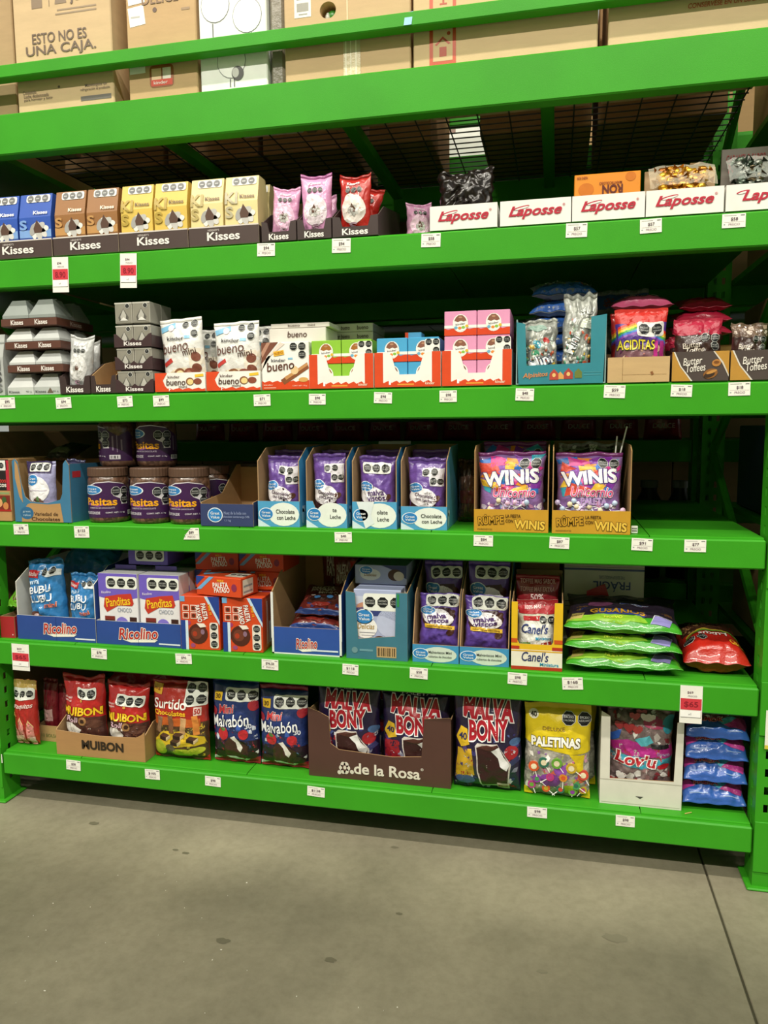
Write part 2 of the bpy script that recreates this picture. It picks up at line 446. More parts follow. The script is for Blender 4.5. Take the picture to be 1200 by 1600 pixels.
fl = bpy.data.objects.new('floor', None); COL.objects.link(fl); fl['kind'] = 'structure'
JX = 2.332
for x0, x1 in ((-5.0, JX-.003), (JX+.003, 7.0)):
    m = MB(); m.box(x0, -8, -.12, x1, 7, 0, 'concrete:x', .002); m.build('floor_slab', fl)
m = MB(); m.box(JX-.003, -8, -.12, JX+.003, 7, -.005, 'plain:#4a4536'); m.build('joint_filler', fl)
def stain(x, y, r, sd, c='plain:#5e5a4a'):
    m = MB(); n = 14
    pts = [(r*(1+.5*noise.noise((i*.8, sd, 0)))*math.cos(2*PI*i/n), .55*r*(1+.5*noise.noise((i*.8, sd, 3)))*math.sin(2*PI*i/n)) for i in range(n)]
    m.add([(x+a, y+b, .0006) for a, b in pts], tri_poly(pts), c); return m.build('stain', fl)
for i, (x, y, r) in enumerate(((.745, -.16, .01), (.785, -.17, .012), (1.41, -.005, .012), (1.07, -.52, .02), (1.36, -.53, .016), (1.87, -.46, .013), (1.49, -.32, .01), (.4, -.07, .018), (2.05, -.3, .03))):
    stain(x, y, r, i*2.3+1, 'plain:#857f6b' if i in (5, 8) else 'plain:#6f6a57')
m = MB()
for i in range(46):
    x = rnd.uniform(.15, 1.75); y = rnd.uniform(-.85, -.2)
    if x > 1.1 and y > -.55: continue
    a = rnd.uniform(.001, .0026); m.box(x, y, 0, x+a*rnd.uniform(.6, 2), y+a, .0014, 'paper:#f6f2e6')
o = m.build('floor_crumbs'); tag(o, 'tiny pale crumbs scattered over the grey concrete floor', 'crumbs'); o['kind'] = 'stuff'
m = MB(); m.box(-5, -8, 7.6, 7, 7, 7.7, 'plain:#a9aaa4'); o = m.build('ceiling'); o['kind'] = 'structure'
for i, (ly, lz, lp) in enumerate(LAMPS):
    t = thing('ceiling_lamp', ('long linear lamp hung over the aisle in front of the candy rack', 'long linear lamp hung over the next aisle beyond')[i], 'lamp', (1.2, ly, lz), group='linear ceiling lamps')
    m = MB(); m.box(-4.5, -.1, -.06, 4.5, .1, 0, 'plain:#d8d8d4', .006); m.build('housing', t)
    for x in (-3.5, 0, 3.5):
        m = MB(); m.tube((x, 0, 0), (x, 0, 7.6-lz), .004, 'plain:#8a8a86'); m.build('hanger', t)

# ================================================================== the rack
SH = dict(B=2.298, C=1.852, D=1.417, E=.9945, F=.5825, G=.180)
BH = dict(B=.124, C=.090, D=.088, E=.081, F=.082, G=.078)
W = 2.44; DEP = 1.09
rack = thing('storage_rack', 'tall green steel storage rack holding the candy displays', 'rack', (W/2, DEP/2, 0))
def rk(m, name, smooth=False):
    m.v = [(x-W/2, y-DEP/2, z) for x, y, z in m.v]; return m.build(name, rack, smooth)
for s, z in SH.items():
    for front in (1, 0):
        m = MB(); y0 = 0 if front else DEP-.05
        m.box(.002, y0, z-BH[s], W-.002, y0+.05, z-.001, GREEN, .004); rk(m, 'beam')
        for x in (-.006, W+.002):
            mm = MB(); yy = -.0045 if front else DEP+.0005
            mm.box(x-.004 if x < 0 else x, yy, z-BH[s]-.05, x+.004 if x < 0 else x+.045, yy+.004, z+.02, GREEN2, .001); rk(mm, 'beam_connector')
    if s != 'B':
        xs = [.004, .305, .915, 1.525, 2.14, W-.004]
        for a, b in zip(xs, xs[1:]):
            m = MB()
            m.prism([(.014, -.003), (.014, .0025), (.018, .004), (DEP-.014, .004), (DEP-.014, -.016), (.052, -.016), (.052, -.003)],
                    lambda p, q, k, a=a, z=z: (a+.0015+k, p, z+q), GREEN, b-a-.003); rk(m, 'deck_panel')
m = MB(); z = SH['B']
for i in range(21): m.tube((.01, .055+i*.049, z-.003), (W-.01, .055+i*.049, z-.003), .0024, 'plain:#3c3f3c', 5)
for i in range(25): m.tube((.02+i*.1, .05, z-.008), (.02+i*.1, DEP-.05, z-.008), .0024, 'plain:#3c3f3c', 5)
rk(m, 'wire_deck')
for x in (.6, 1.22, 1.84):
    m = MB(); m.box(x-.02, .05, z-.045, x+.02, DEP-.05, z-.011, GREEN2, .002); rk(m, 'deck_support')
for y0, zz in ((.001, 2.405), (DEP-.041, 2.53)):
    m = MB(); m.box(0.0, y0, zz, W, y0+.04, zz+.039, GREEN, .003); rk(m, 'safety_bar')
for x0 in (-.088, W):
    for y0 in (0.0, DEP-.09):
        m = MB(); a, b = x0+.002, x0+.086
        for u, v in ((a, x0+.022), (x0+.034, x0+.052), (x0+.064, b)): m.box(u, y0, .008, v, y0+.004, 3.1, GREEN2)
        for u in (a, b-.004):
            for v0, v1 in ((y0+.004, y0+.034), (y0+.05, y0+.085)): m.box(u, v0, .008, u+.004, v1, 3.1, GREEN2)
        ends = [.008] + [.07+k*.052+.024 for k in range(58)]; starts = [.07+k*.052 for k in range(58)] + [3.1]
        for e, s_ in zip(ends, starts):                       # webs between the punched slots
            for u in (x0+.022, x0+.052): m.box(u, y0, e, u+.012, y0+.004, s_, GREEN2)
            for u in (a, b-.004): m.box(u, y0+.034, e, u+.004, y0+.05, s_, GREEN2)
        rk(m, 'upright_post')
        m = MB(); m.box(x0-.014, y0-.016, 0, x0+.102, y0+.1, .008, GREEN2, .003); rk(m, 'foot_plate')
    for k, (za, zb) in enumerate(((.12, .62), (.62, 1.2), (1.2, 1.75), (1.75, 2.3), (2.3, 2.9))):
        m = MB(); ya, yb = (.08, DEP-.08) if k % 2 else (DEP-.08, .08)
        m.tube((x0+.045, ya, za), (x0+.045, yb, zb), .016, GREEN2, 8); rk(m, 'brace')
# rack standing back to back behind it, with its own stock
RZ = (.03, .628, 1.24, 1.85, 2.46)
rb = thing('storage_rack', 'second green rack standing back to back behind the candy rack', 'rack', (W/2, 1.75, 0))
def rkb(m, name):
    m.v = [(x-W/2, y-1.75, z) for x, y, z in m.v]; return m.build(name, rb)
for z in RZ:
    for y0 in (1.2, 2.25):
        for xa, xb in ((.002, W-.002), (-1.33, -.09), (W+.09, 3.77)):
            m = MB(); m.box(xa, y0, z-.09 if z > .1 else 0, xb, y0+.05, z, GREEN2, .003); rkb(m, 'beam')
    for a in (0, .61, 1.22, 1.83, -1.33, -.72, 2.55, 3.16):
        m = MB(); m.box(a+.002, 1.252, z-.016, a+.607, 2.248, z+.002, GREEN2); rkb(m, 'deck_panel')
for x0 in (-.088, W):
    for y0 in (1.2, 2.21):
        m = MB(); m.box(x0+.002, y0, 0, x0+.086, y0+.085, 3.1, GREEN2, .003); rkb(m, 'upright_post')

g2 = random.Random(3)
for k, z in enumerate(RZ):
    for i in (0, 1, 2, 3, -2, -1, 4, 5):
        x = .02+i*.605
        carton('stock_box', 'brown stock box in back rack, %s level, %s bay quarter' % (('floor', 'second', 'third', 'fourth', 'top')[k], ('first', 'second', 'third', 'last', 'bay to the near side', 'far end of near side bay', 'bay to the far side outer', 'bay to the far side inner')[i]), 'box', x-.014, x+.588, 1.62, z+.003, .512, .55, 'kraft:#a9855a', bev=.004, group='stock boxes in the back rack')
rbag = None
for k, (z, n, c) in enumerate(((RZ[3], 13, 'film:#a8242c'), (RZ[2], 13, 'film:#a8242c'), (RZ[1], 0, ''))):
    for i in range(n):
        x = .12+i*.178
        b_ = rbag if (rbag and i) else None
        if b_ is None:
            rbag = bag('red_bag', '', x, x+.16, 1.28, z+.003, .2, .08, c, [R(.1, .45, .9, .62, '#e0c0b8', 1), O(.7, .75, .1, '#d8d0cc'), T('DULCE', .5, .3, .6, .1, '#e6d0c8')], seed=40+k, nu=12, nv=14)
            b_ = rbag
        else: b_ = dup(rbag, (x+.08, 1.32, z+.003))
        b_['label'] = 'red bag standing in the back rack, ' + ('fourth' if k == 0 else 'third') + ' level row'; b_['group'] = 'red bags in the back rack, ' + ('fourth' if k == 0 else 'third') + ' level'
jar0 = None
for i, (x, r) in enumerate(((2.29, .055), (2.42, .05), (2.16, .06), (2.03, .055), (1.9, .05))):
    t = thing('glass_jar', 'dark glass jar with grey lid in the back rack near the upright post', 'jar', (x, 1.34, RZ[1]+.003), group='glass jars in the back rack')
    m = MB(); m.lathe([(0, 0), (r, 0), (r, .34), (r*.6, .38), (r*.6, .4)], 'ink:#20241f', 20); m.build('body', t, smooth=True)
    m = MB(); m.lathe([(0, .4), (r*.68, .4), (r*.68, .43), (0, .43)], 'plain:#8d8f88', 20); m.build('lid', t)

# neighbouring bays of the same rack run on either side
for side, (xa, xb) in enumerate(((-1.6, -.09), (W+.09, W+1.6))):
    nb = thing('storage_rack', 'neighbouring green rack bay beyond the %s upright post' % ('far', 'near')[side], 'rack', ((xa+xb)/2, DEP/2, 0)); cx = (xa+xb)/2
    def nbm(m, n):
        m.v = [(x-cx, y-DEP/2, z) for x, y, z in m.v]; m.build(n, nb)
    for s, z in SH.items():
        for y0 in (0, DEP-.05):
            m = MB(); m.box(xa+.004, y0, z-BH[s], xb, y0+.05, z-.001, GREEN, .004); nbm(m, 'beam')
        m = MB(); m.box(xa+.004, .052, z-.016, xb, DEP-.052, z+.004, GREEN); nbm(m, 'deck_panel')
        x0, x1 = (xb-.62, xb-.03) if side == 0 else (xa+.03, xa+.62)
        carton('stock_box', 'dark stock box in the bay beyond the %s post, %s shelf' % (('far', 'near')[side], dict(B='top', C='second', D='third', E='fourth', F='fifth', G='lowest')[s]), 'box', x0, x1, .12, z+.006, .3, .8, ('kraft:#a9855a', 'paper:#34405e')[s in 'EG' and side], bev=.004)

carton('stock_box', 'white stock box on the top level of the back rack behind the gap', 'box', 1.15, 1.62, 1.27, RZ[4]+.003, .3, .3, 'paper:#e8e8e0', [R(.3, .4, .6, .6, '#8a6a5a')])

# unseen rack across the aisle, added to shade the floor and bounce fill
op = thing('storage_rack', 'unseen tall green rack across the aisle, added to shade the floor', 'rack', (1.3, -3.95, 0))
def opm(m, n):
    m.v = [(x-1.3, y+3.95, z) for x, y, z in m.v]; m.build(n, op)
for x in (-2.5, -.1, 2.44, 5.0):
    for y in (-4.5, -3.49):
        m = MB(); m.box(x, y, 0, x+.085, y+.085, 3.4, GREEN2, .003); opm(m, 'upright_post')
ob_ = None
for k, z in enumerate((.16, .88, 1.6, 2.32, 3.04)):
    for y in (-4.5, -3.46):
        for xa, xb in ((-2.41, -.104), (-.011, 2.436), (2.529, 4.996)):
            m = MB(); m.box(xa, y, z-.1, xb, y+.05, z-.006, GREEN, .004); opm(m, 'beam')
    m = MB(); m.box(-2.4, -4.44, z-.03, 4.98, -3.47, z-.006, GREEN2); opm(m, 'deck_panel')
    for i in range(9):
        xx = (-2.39, -1.62, -.85, .0, .82, 1.63, 2.54, 3.36, 4.18)[i]; ww = (.73, .73, .72, .79, .78, .78, .79, .79, .79)[i]
        lab = 'unseen stock box, pale to bounce fill, in the rack across the aisle'  # unseen boxes, kept pale so they bounce fill light onto the shelves
        carton('stock_box', lab, 'box', xx, xx+ww, -4.43, z, .58 if k < 4 else .76,   .93, ('paper:#e6e2d8', 'kraft:#d8bc94', 'paper:#e8d8c8')[i % 3], bev=.004, group='stock boxes in the rack across the aisle')

# ================================================================== price labels
TAGS = dict(
 C=[(.336,1.795,.058,.109,'p','blue and brown gable boxes'),(.575,1.795,.057,.104,'p','brown and gold gable boxes'),(1.032,1.832,.056,.037,'$94','pink tilted bag'),(1.264,1.83,.056,.04,'$94','red foil bag'),(1.527,1.829,.055,.037,'$58','white tray with black cellophane bag'),(1.926,1.831,.056,.037,'$57','white tray with orange lid'),(2.118,1.83,.055,.036,'$57','white tray of gold sweets'),(2.322,1.83,.057,.035,'$58','white tray of dark green sweets')],
 D=[(.113,1.395,.059,.036,'$95','silver peaked packs, at the far end'),(.324,1.392,.056,.035,'$94','silver pouch in dark tray'),(.545,1.393,.054,.034,'$73','stack of small grey boxes'),(.671,1.393,.055,.034,'$99','white pouch beside the grey boxes'),(1.008,1.39,.054,.035,'$71','white and red wafer box'),(1.183,1.39,.052,.032,'$98','lime green egg box'),(1.384,1.391,.054,.032,'$98','sky blue egg box'),(1.577,1.392,.05,.033,'$98','pink egg boxes'),(1.793,1.393,.051,.034,'$48','teal carton of clear bags'),(2.035,1.397,.056,.035,'$59','kraft carton with rainbow bag'),(2.208,1.396,.054,.032,'$18','toffee carton beside the rainbow bag'),(2.353,1.398,.054,.035,'$18','toffee carton next to the upright post')],
 E=[(.136,.975,.057,.035,'$78','torn blue and kraft carton'),(.365,.971,.055,.038,'$155','first jar of chocolate raisins'),(.757,.974,.055,.037,'$89','navy low tray, one corner torn off'),(1.258,.975,.054,.031,'$48','purple chocolate bags'),(1.68,.975,.056,.032,'$84','first mustard carton'),(1.895,.974,.055,.033,'$87','mustard carton with loose sticks'),(2.119,.975,.056,.034,'$91','mustard carton edge and empty deck'),(2.258,.975,.056,.034,'$77','bare empty deck')],
 F=[(.102,.531,.068,.093,'p','blue carton'),(.405,.562,.058,.035,'$78','purple gummy boxes'),(.714,.563,.057,.034,'$96','orange lollipop boxes'),(1.011,.562,.056,.033,'$96.50','open blue and white carton'),(1.274,.563,.051,.033,'$118','teal carton with barcode'),(1.488,.565,.055,.034,'$58','small marshmallow bags'),(1.782,.568,.056,.035,'$98','yellow toffee carton'),(1.941,.564,.058,.036,'$168','pile of green bags, slightly crooked'),(2.263,.525,.059,.109,'p','red bag next to the upright post')],
 G=[(-.014,.158,.032,.031,'$52','red bag with cookies at the rack end'),(.284,.161,.055,.035,'$58','kraft carton of red bags'),(.583,.157,.054,.034,'$105','red assorted chocolate bag'),(.801,.154,.055,.033,'$98','dark blue strawberry bags'),(1.155,.155,.058,.032,'$138','brown carton of marshmallow bags'),(1.845,.161,.058,.032,'$98','yellow lollipop bag'),(2.096,.162,.053,.033,'$98','white carton of heart sweets')])
for s, lst in TAGS.items():
    for k, (x, z, w, h, txt, what) in enumerate(lst):
        promo = txt == 'p'
        lab = ('long white price label with red panel under the ' if promo else 'small white price label under the ') + what
        t = thing('price_label', lab, 'price label', (x, -.0012, z-h/2), group='price labels on the shelf edges', ry=rnd.uniform(-2.5, 2.5) if 'crooked' not in what else -4)
        m = MB()
        if 'torn' in what and s == 'E' and k == 2: pts = [(-w/2, 0), (w/2, 0), (w/2, h), (0, h), (-w*.36, h*.42)]
        else: pts = [(-w/2, 0), (w/2, 0), (w/2, h), (-w/2, h)]
        m.prism(pts, lambda a, b, q: (a, -.0008+q, b), 'paper:#f4f3ea', .0008); cd_ = m.build('card', t, fix=True)
        fc = Face(w, h, lambda u, v, e, w=w: (u-w/2, -.0008-e*.6, v))
        if promo:
            put_specs(fc, [R(.03, .36, .97, .66, '#d23a47'), R(.04, .16, .96, .34, '#fbfbf8'), R(.04, .155, .96, .165, '#3a3636', 2), R(.945, .16, .96, .34, '#a33', 2),
                           T('$94' if s != 'F' else '$69', .45, .82, .26, .075, '#6b4a5c'), T('PRECIO', .55, .73, .4, .04, '#a79aa2'), T('8.90' if s == 'C' else '$65', .5, .5, .62, .16, '#8e1f2e', b=.02), T('x1', .45, .25, .12, .05, '#888')], cd_)
        else:
            put_specs(fc, [T(txt, .52 if len(txt) < 4 else .5, .6, .3 if len(txt) < 4 else .5, .26, '#5a4552', b=.02), R(.08, .86, .6, .89, '#9a9a96'), R(.78, .84, .95, .9, '#77777a'),
                           R(.08, .4, .95, .42, '#c4b9b9'), T('PRECIO', .52, .24, .48, .16, '#a48f98'), R(.07, .2, .14, .28, '#9aa')], cd_)
t = thing('price_label', 'tall white label hanging on the right upright post beside the blue bags', 'price label', (2.478, -.006, .415))
m = MB(); m.box(-.022, -.0008, 0, .03, 0, .11, 'paper:#f1f0e4'); m.build('card', t)
put_specs(Face(.052, .11, lambda u, v, e: (u-.022, -.0008-e, v)), [R(0, 0, 1, .1, '#d9c94a'), T('NO', .5, .7, .5, .12, '#555')], t)
m = MB(); m.prism([(0, 0), (.022, .0), (.026, .036), (.004, .034)], lambda a, b, q: (a, b*.12+q, b), 'paper:#8fc3df', .0006)
o = m.build('sticker'); o.location = (1.452, -.0015, 2.408); tag(o, 'scrap of pale blue paper stuck on the top safety bar', 'sticker')

# ================================================================== top shelf: shipping boxes
KR = 'kraft:#d0b48c'; KD = '#6d5a4a'; SY = 'SH'
ZB = SH['B']
def shipper(label, x0, x1, h, d, specs, mat=KR, yf=.048, rz=0, tape=True, name='shipping_box'):
    t = carton(name, label, 'box', x0, x1, yf, ZB, h, d, mat, specs, rz=rz, bev=.003, kind='ink', part='body')
    m = MB(); w = x1-x0
    m.box(-w/2+.002, -.0015, h, w/2-.002, .0015, h+.0012, 'plain:#6b5234'); m.build('flap_seam', t)
    return t
shipper('plain kraft box at the end of the top shelf beside the box with bold slogan', .004, .158, .46, .34, [R(0, .3, 1, .31, '#8a6a44')], mat='kraft:#b39670', yf=.075)
shipper('tall kraft shipping box printed with the bold slogan ESTO NO ES UNA CAJA', .183, .526, .46, .345,
  [T('ESTO NO ES', .47, .505, .56, .065, KD, b=.022), T('UNA CAJA.', .48, .42, .72, .08, KD, b=.022), T('san', .68, .82, .2, .07, KD, b=.02), T('juan', .73, .74, .26, .085, KD, b=.02),
   R(.2, .7, .31, .92, '#8a745c'), R(.38, .7, .385, .92, KD), PG([(.44, .71), (.56, .71), (.53, .88), (.48, .9)], '#8a745c'), E(.26, .86, .045, .04, KD, ly=2), R(.46, .665, .86, .675, '#9a8468'), R(.44, .64, .86, .65, '#9a8468'),
   T('PARA FRENAR EL DESPERDICIO', .48, .3, .72, .028, KD), T('Contenido', .13, .165, .14, .022, KD), T('Leche deslactosada', .2, .14, .26, .022, KD), T('para hornear y batir', .22, .115, .3, .022, KD), T('Manténgase en', .82, .165, .22, .022, KD), T('refrigeración el producto', .81, .14, .3, .022, KD), R(.66, .07, .97, .1, '#6a655e'), O(.44, .18, .012, KD)])
shipper('kraft shipping box with three white stickers and a cut handle hole', .578, .808, .46, .33,
  [T('kinder', .46, .71, .34, .05, '#5b3f2c', b=.02), T('DELICE', .5, .655, .52, .065, '#8b6a48', b=.0, out='#5b3f2c', ob=.02), O(.42, .585, .03, '#5b3f2c'), R(.03, .635, .27, .755, 'paper:#f2f0e8', rot=5), R(.04, .5, .27, .62, 'paper:#f2f0e8', rot=6), R(.02, .2, .25, .3, 'paper:#f2f0e8', rot=1),
   R(.06, .67, .2, .68, '#b9b6b0', 2), R(.07, .55, .2, .56, '#b9b6b0', 2), R(.05, .25, .17, .26, '#b9b6b0', 2), T('DELICE', .45, .315, .42, .06, '#7a5c3e', b=.02),
   PG(rrect(.31, .1, .66, .24, .05, .55), '#9b5a2a', 1), R(.33, .11, .64, .15, '#d8431f', 2), R(.34, .15, .48, .22, '#e8c59a', 2), R(.5, .15, .62, .22, '#e9e2d4', 2), T('kinder', .47, .13, .2, .02, '#f7efe6'), R(.8, .56, .92, .575, '#9a7c56')], mat='kraft:#c6a57a')
shipper('white shipping box printed with outlined lollipop drawings', .818, 1.032, .46, .33,
  [T('CAJA', .35, .73, .6, .05, '#5b2340', b=.03)] + sum([[E(cx, cy, .215, .108, '#55585a', ly=1), E(cx, cy, .208, .104, '#f3f4f0', ly=2)] for cx, cy in ((.25, .56), (.72, .475), (.47, .21))], []) +
  [R(.2, .33, .215, .45, '#55585a'), R(.74, .28, .755, .37, '#55585a', rot=12), R(.79, .28, .805, .37, '#55585a', rot=12), E(.56, .13, .09, .045, '#4a4a48', ly=3), E(.53, .135, .05, .03, '#c9c9c4', ly=4), R(.44, .05, .455, .1, '#55585a', 3), R(.5, .05, .515, .1, '#55585a', 3)], mat='paper:#f0f1ec')
t = carton('wrapped_roll_box', 'grey stretch-wrapped box squeezed beside the lollipop box', 'box', 1.037, 1.082, .06, ZB, .46, .33, 'film:#8c8375', bev=.008)
tb = shipper('kraft shipping box sealed with clear tape and a hand hole', 1.087, 1.462, .46, .335,
  [R(0, .292, 1, .3, '#7d5f3b', 2), R(.505, .3, .515, 1, '#e3caa0', 2), R(.475, .0, .61, .3, 'film:#d9c7a2', 2), R(.49, .02, .5, .29, '#f3ead2', 3), R(.53, .02, .537, .29, '#f3ead2', 3), R(.57, .02, .58, .29, '#f3ead2', 3),
   R(.085, .415, .22, .62, 'paper:#efece0', 1), T('FRAGIL', .15, .59, .1, .03, '#444'), R(.105, .45, .2, .5, '#9a968c', 2), R(.105, .52, .2, .545, '#9a968c', 2), R(.12, .43, .19, .437, '#9a968c', 2)], mat='kraft:#cdae86')
hb_ = [c for c in tb.children if c.name.startswith('body')][0]
cm = MB(); cm.prism([(-.0544+.0244*math.cos(2*PI*i/24), .2024+.023*math.sin(2*PI*i/24)) for i in range(24)], lambda a, b, q: (a, -.2+q, b), 'kraft:#cdae86', .075); cut = cm.build('hole_cutter', fix=True)
cut.location = tb.location
md = hb_.modifiers.new('hand_hole', 'BOOLEAN'); md.operation = 'DIFFERENCE'; md.object = cut; md.solver = 'EXACT'
bpy.context.view_layer.update()
hm = bpy.data.meshes.new_from_object(hb_.evaluated_get(bpy.context.evaluated_depsgraph_get())); hb_.modifiers.clear(); hb_.data = hm
bpy.data.objects.remove(cut)
m = MB(); m.blob((-.05, -.137, .2), (.017, .01, .017), 'film:#3a9a2e', 2, 12); m.blob((-.062, -.142, .196), (.008, .008, .012), 'film:#e8eee6', 5, 10); m.build('plastic_in_hole', tb, smooth=True)
shipper('long kraft shipping box printed with a red handling symbol strip', 1.47, 1.973, .46, .335,
  [R(.092, .035, .24, .53, '#c9502f', 1), R(.112, .06, .222, .245, 'kraft:#d6b990', 2), R(.112, .27, .222, .5, 'kraft:#d6b990', 2), PG([(.167, .2), (.212, .155), (.2, .155), (.2, .15), (.167, .185), (.134, .15), (.122, .155)], '#b8472a', 3), R(.148, .085, .188, .14, '#b8472a', 3), O(.2, .215, .01, '#b8472a', 3),
   R(.15, .38, .19, .39, '#b8472a', 3), R(.165, .39, .175, .47, '#b8472a', 3), R(.4, .4, .7, .5, '#c9502f', 1)], mat='kraft:#d6b990')
shipper('wide kraft shipping box printed CONSERVESE EN UN LUGAR FRESCO', 2.0, 2.436, .46, .335,
  [T('CONSERVESE EN UN LUGAR FRESCO', .727, .2, .54, .026, '#b8472a', b=.02, sh=.15), R(0, .27, 1, .275, '#9a7a50')], mat='kraft:#d6ba92')
for i, (a, b) in enumerate(((0.0, .42), (.44, .8), (.82, 1.14), (1.22, 1.44), (1.61, 1.98), (2.0, 2.4))):
    carton('shipping_box', 'plain kraft box in rear row of top shelf behind ' + ('the slogan box', 'the box with white stickers', 'the lollipop box', 'the taped box', 'the red symbol box', 'the cool place box')[i], 'box', a, b, .54, ZB, .4, .48, 'kraft:#a9855a', bev=.003)

# ================================================================== shelf C
ZC = SH['C']+.0045
KTRAY = '#4a3a37'
def gable(label, x0, x1, base, d=.085, h=.197, yf=.016, specs=(), z=None, group='gable candy boxes'):
    w = x1-x0-.003; t = thing('gable_box', label, 'candy box', ((x0+x1)/2, yf+d/2, ZC+.0035 if z is None else z), group=group)
    m = MB(); k = mk(base, 'paper'); pr = [(-d/2, 0), (-d/2, .62*h), (-.3*d, h), (.3*d, h), (d/2, .62*h), (d/2, 0)]
    m.prism(pr, lambda a, b, q: (w/2-q, a, b), k, w); bo = m.build('body', t, fix=True)
    def fn(u, v, e):
        y = -d/2 if v < .62*h else -d/2 + (v-.62*h)/(.38*h)*.2*d
        return (u-w/2, y-e, v)
    put_specs(Face(w, h, fn, True, .02), specs, bo)
    return t
def kbox(base, acc, txt, big, picb='#5b4238'):
    s = [PG(rrect(.2, .865, .95, .985, .06, .55), '#eceae4', 1)]
    for i in range(3): s += [O(.33+i*.23, .925, .1, '#8b8a88', 2), O(.33+i*.23, .925, .08, '#6f6f70', 3), R(.28+i*.23, .915, .38+i*.23, .93, '#c9c9c7', 4)]
    s += [T('Kisses', .68, .69, .44, .055, txt, b=.035)]
    if big: s += [T('KI', .2, .675, .36, .17, acc, b=.05), T('S', .14, .46, .2, .16, acc, b=.05)]
    else: s += [T('S', .14, .5, .2, .14, acc, b=.05), R(.0, .3, 1, .42, acc, 0)]
    return s + kissed(.6, .44, .34, asp=.52, b=picb)
def ktray(label, x0, x1):
    return tray('display_tray', label, x0, x1, .008, ZC, .3, .056, .05, KTRAY, '#cbb9a3', [T('Kisses', .5, .46, .46, .42, '#efe9e4', b=.035), T('HERSHEY’S', .36, .78, .16, .1, '#c9bfba', b=.02), R(0, .93, 1, 1, '#d8cfc8', 1)], hs=.052, cat='display tray', group='dark brown chocolate trays')
ktray('dark brown tray under the blue gable boxes', .058, .305)
ktray('dark brown tray under the copper brown gable boxes', .311, .541)
ktray('dark brown tray under the gold gable boxes', .545, .777)
ktray('dark brown tray under the cream gold gable boxes', .781, 1.007)
BL, BR_, GO, CR = '#2f57b5', '#9a6a3c', '#e0c05a', '#ead79a'
gb = [gable('blue gable chocolate box at the end of the tray', .062, .18, BL, specs=kbox(BL, '#7fa6df', '#f1f1f0', False)),
      gable('blue gable chocolate box beside the copper brown ones', .184, .302, BL, specs=kbox(BL, '#7fa6df', '#f1f1f0', False)),
      gable('copper brown gable chocolate box beside the blue ones', .314, .424, BR_, specs=kbox(BR_, '#c09058', '#f4ead8', False)),
      gable('copper brown gable chocolate box beside the gold ones', .428, .538, BR_, specs=kbox(BR_, '#c09058', '#f4ead8', False)),
      gable('bright gold gable chocolate box beside the copper brown ones', .548, .658, GO, specs=kbox(GO, '#b49a45', '#6a5230', True)),
      gable('bright gold gable chocolate box beside the cream ones', .662, .774, GO, specs=kbox(GO, '#b49a45', '#6a5230', True)),
      gable('cream gold gable chocolate box beside the bright gold ones', .784, .892, CR, specs=kbox(CR, '#b8a66a', '#6a4a30', True)),
      gable('cream gold gable chocolate box at the tray end by the pink bags', .896, 1.004, CR, specs=kbox('#efe6c4', '#b9b091', '#6a4a30', True))]
names = ('blue', 'blue', 'copper', 'copper', 'gold', 'gold', 'cream', 'cream')
for i, g in enumerate(gb):
    for r in (1, 2):
        lab = ('%s gable box %s row behind the front %s box %s' % (names[i], ('second', 'third')[r-1], names[i], ('at the far end', 'next to copper', 'next to blue', 'next to gold', 'next to copper', 'next to cream', 'next to gold', 'next to the pink bags')[i]))
        dup(g, (g.location.x, g.location.y+.09*r, g.location.z), lab)
# small dark trays with pouches
PKP, RED = 'film:#dda0c6', 'film:#b8271f'
def ptray(label, x0, x1, hb=.14, z=None, inner='#4c3b38'):
    fp = [(0, 0), (1, 0), (1, 1.15), (.84, 1.1), (.78, .55), (.22, .55), (.16, 1.1), (0, 1.15)]
    return tray('pouch_tray', label, x0, x1, .008, ZC if z is None else z, .32, .05, hb, '#3d2e2d', inner, [T('Kisses', .5, .26, .56, .34, '#efe9e4', b=.035)], fpoly=fp, side=[(0, .055), (.25, .1), (1, hb)], cat='display tray')
ptray('narrow dark tray holding the tilted pink pouch', 1.016, 1.124); ptray('narrow dark tray holding the upright pink pouch', 1.128, 1.232); ptray('narrow dark tray holding the red pouch', 1.236, 1.372)
def pouch(label, x0, x1, yf, h, film, pic, seed, z=None, **k):
    asp = (x1-x0)/h
    sp = seals(.5, .74, .085, 3, plate=None, asp=asp)+[E(.5, .42, .4, .24, pic, ly=0), E(.42, .55, .2, .14, pic, ly=1, rot=30)]+kissed(.5, .42, .22, asp=asp)+[T('S', .5, .14, .22, .12, '#a98a9c', b=.04), T('Kisses', .48, .86, .4, .05, '#f4eef2', b=.03)]
    return bag('candy_pouch', label, x0, x1, yf, ZC+.004 if z is None else z, h, .05, film, sp, seed=seed, ears=.25, **k)
pouch('pink foil chocolate pouch leaning sideways in its tray', 1.034, 1.118, .02, .15, PKP, '#ecc4dd', 3, ry=4, rz=6)
pouch('pink foil chocolate pouch standing upright with wavy top', 1.132, 1.228, .018, .182, 'film:#dc9cc8', '#f2e4ee', 5, crimp='film:#a45a90')
pouch('red foil chocolate pouch standing in a dark tray', 1.248, 1.346, .02, .172, RED, '#e7ddd6', 8, rz=-5, crimp='film:#9f1d18')
pouch('red foil chocolate pouch slumped behind the upright red pouch', 1.246, 1.33, .09, .15, RED, '#c63a30', 12, ry=16)
pouch('pink chocolate pouch standing alone between red pouches and black bag', 1.42, 1.5, .16, .12, PKP, '#ecc4dd', 14, rz=20)
pouch('pink chocolate pouch tucked behind the upright pink pouch', 1.14, 1.216, .09, .14, PKP, '#ecc4dd', 15, ry=2)
carton('kraft_box', 'kraft box standing behind the cream gable boxes', 'box', .98, 1.1, .335, ZC, .2, .12, 'kraft:#b39670')
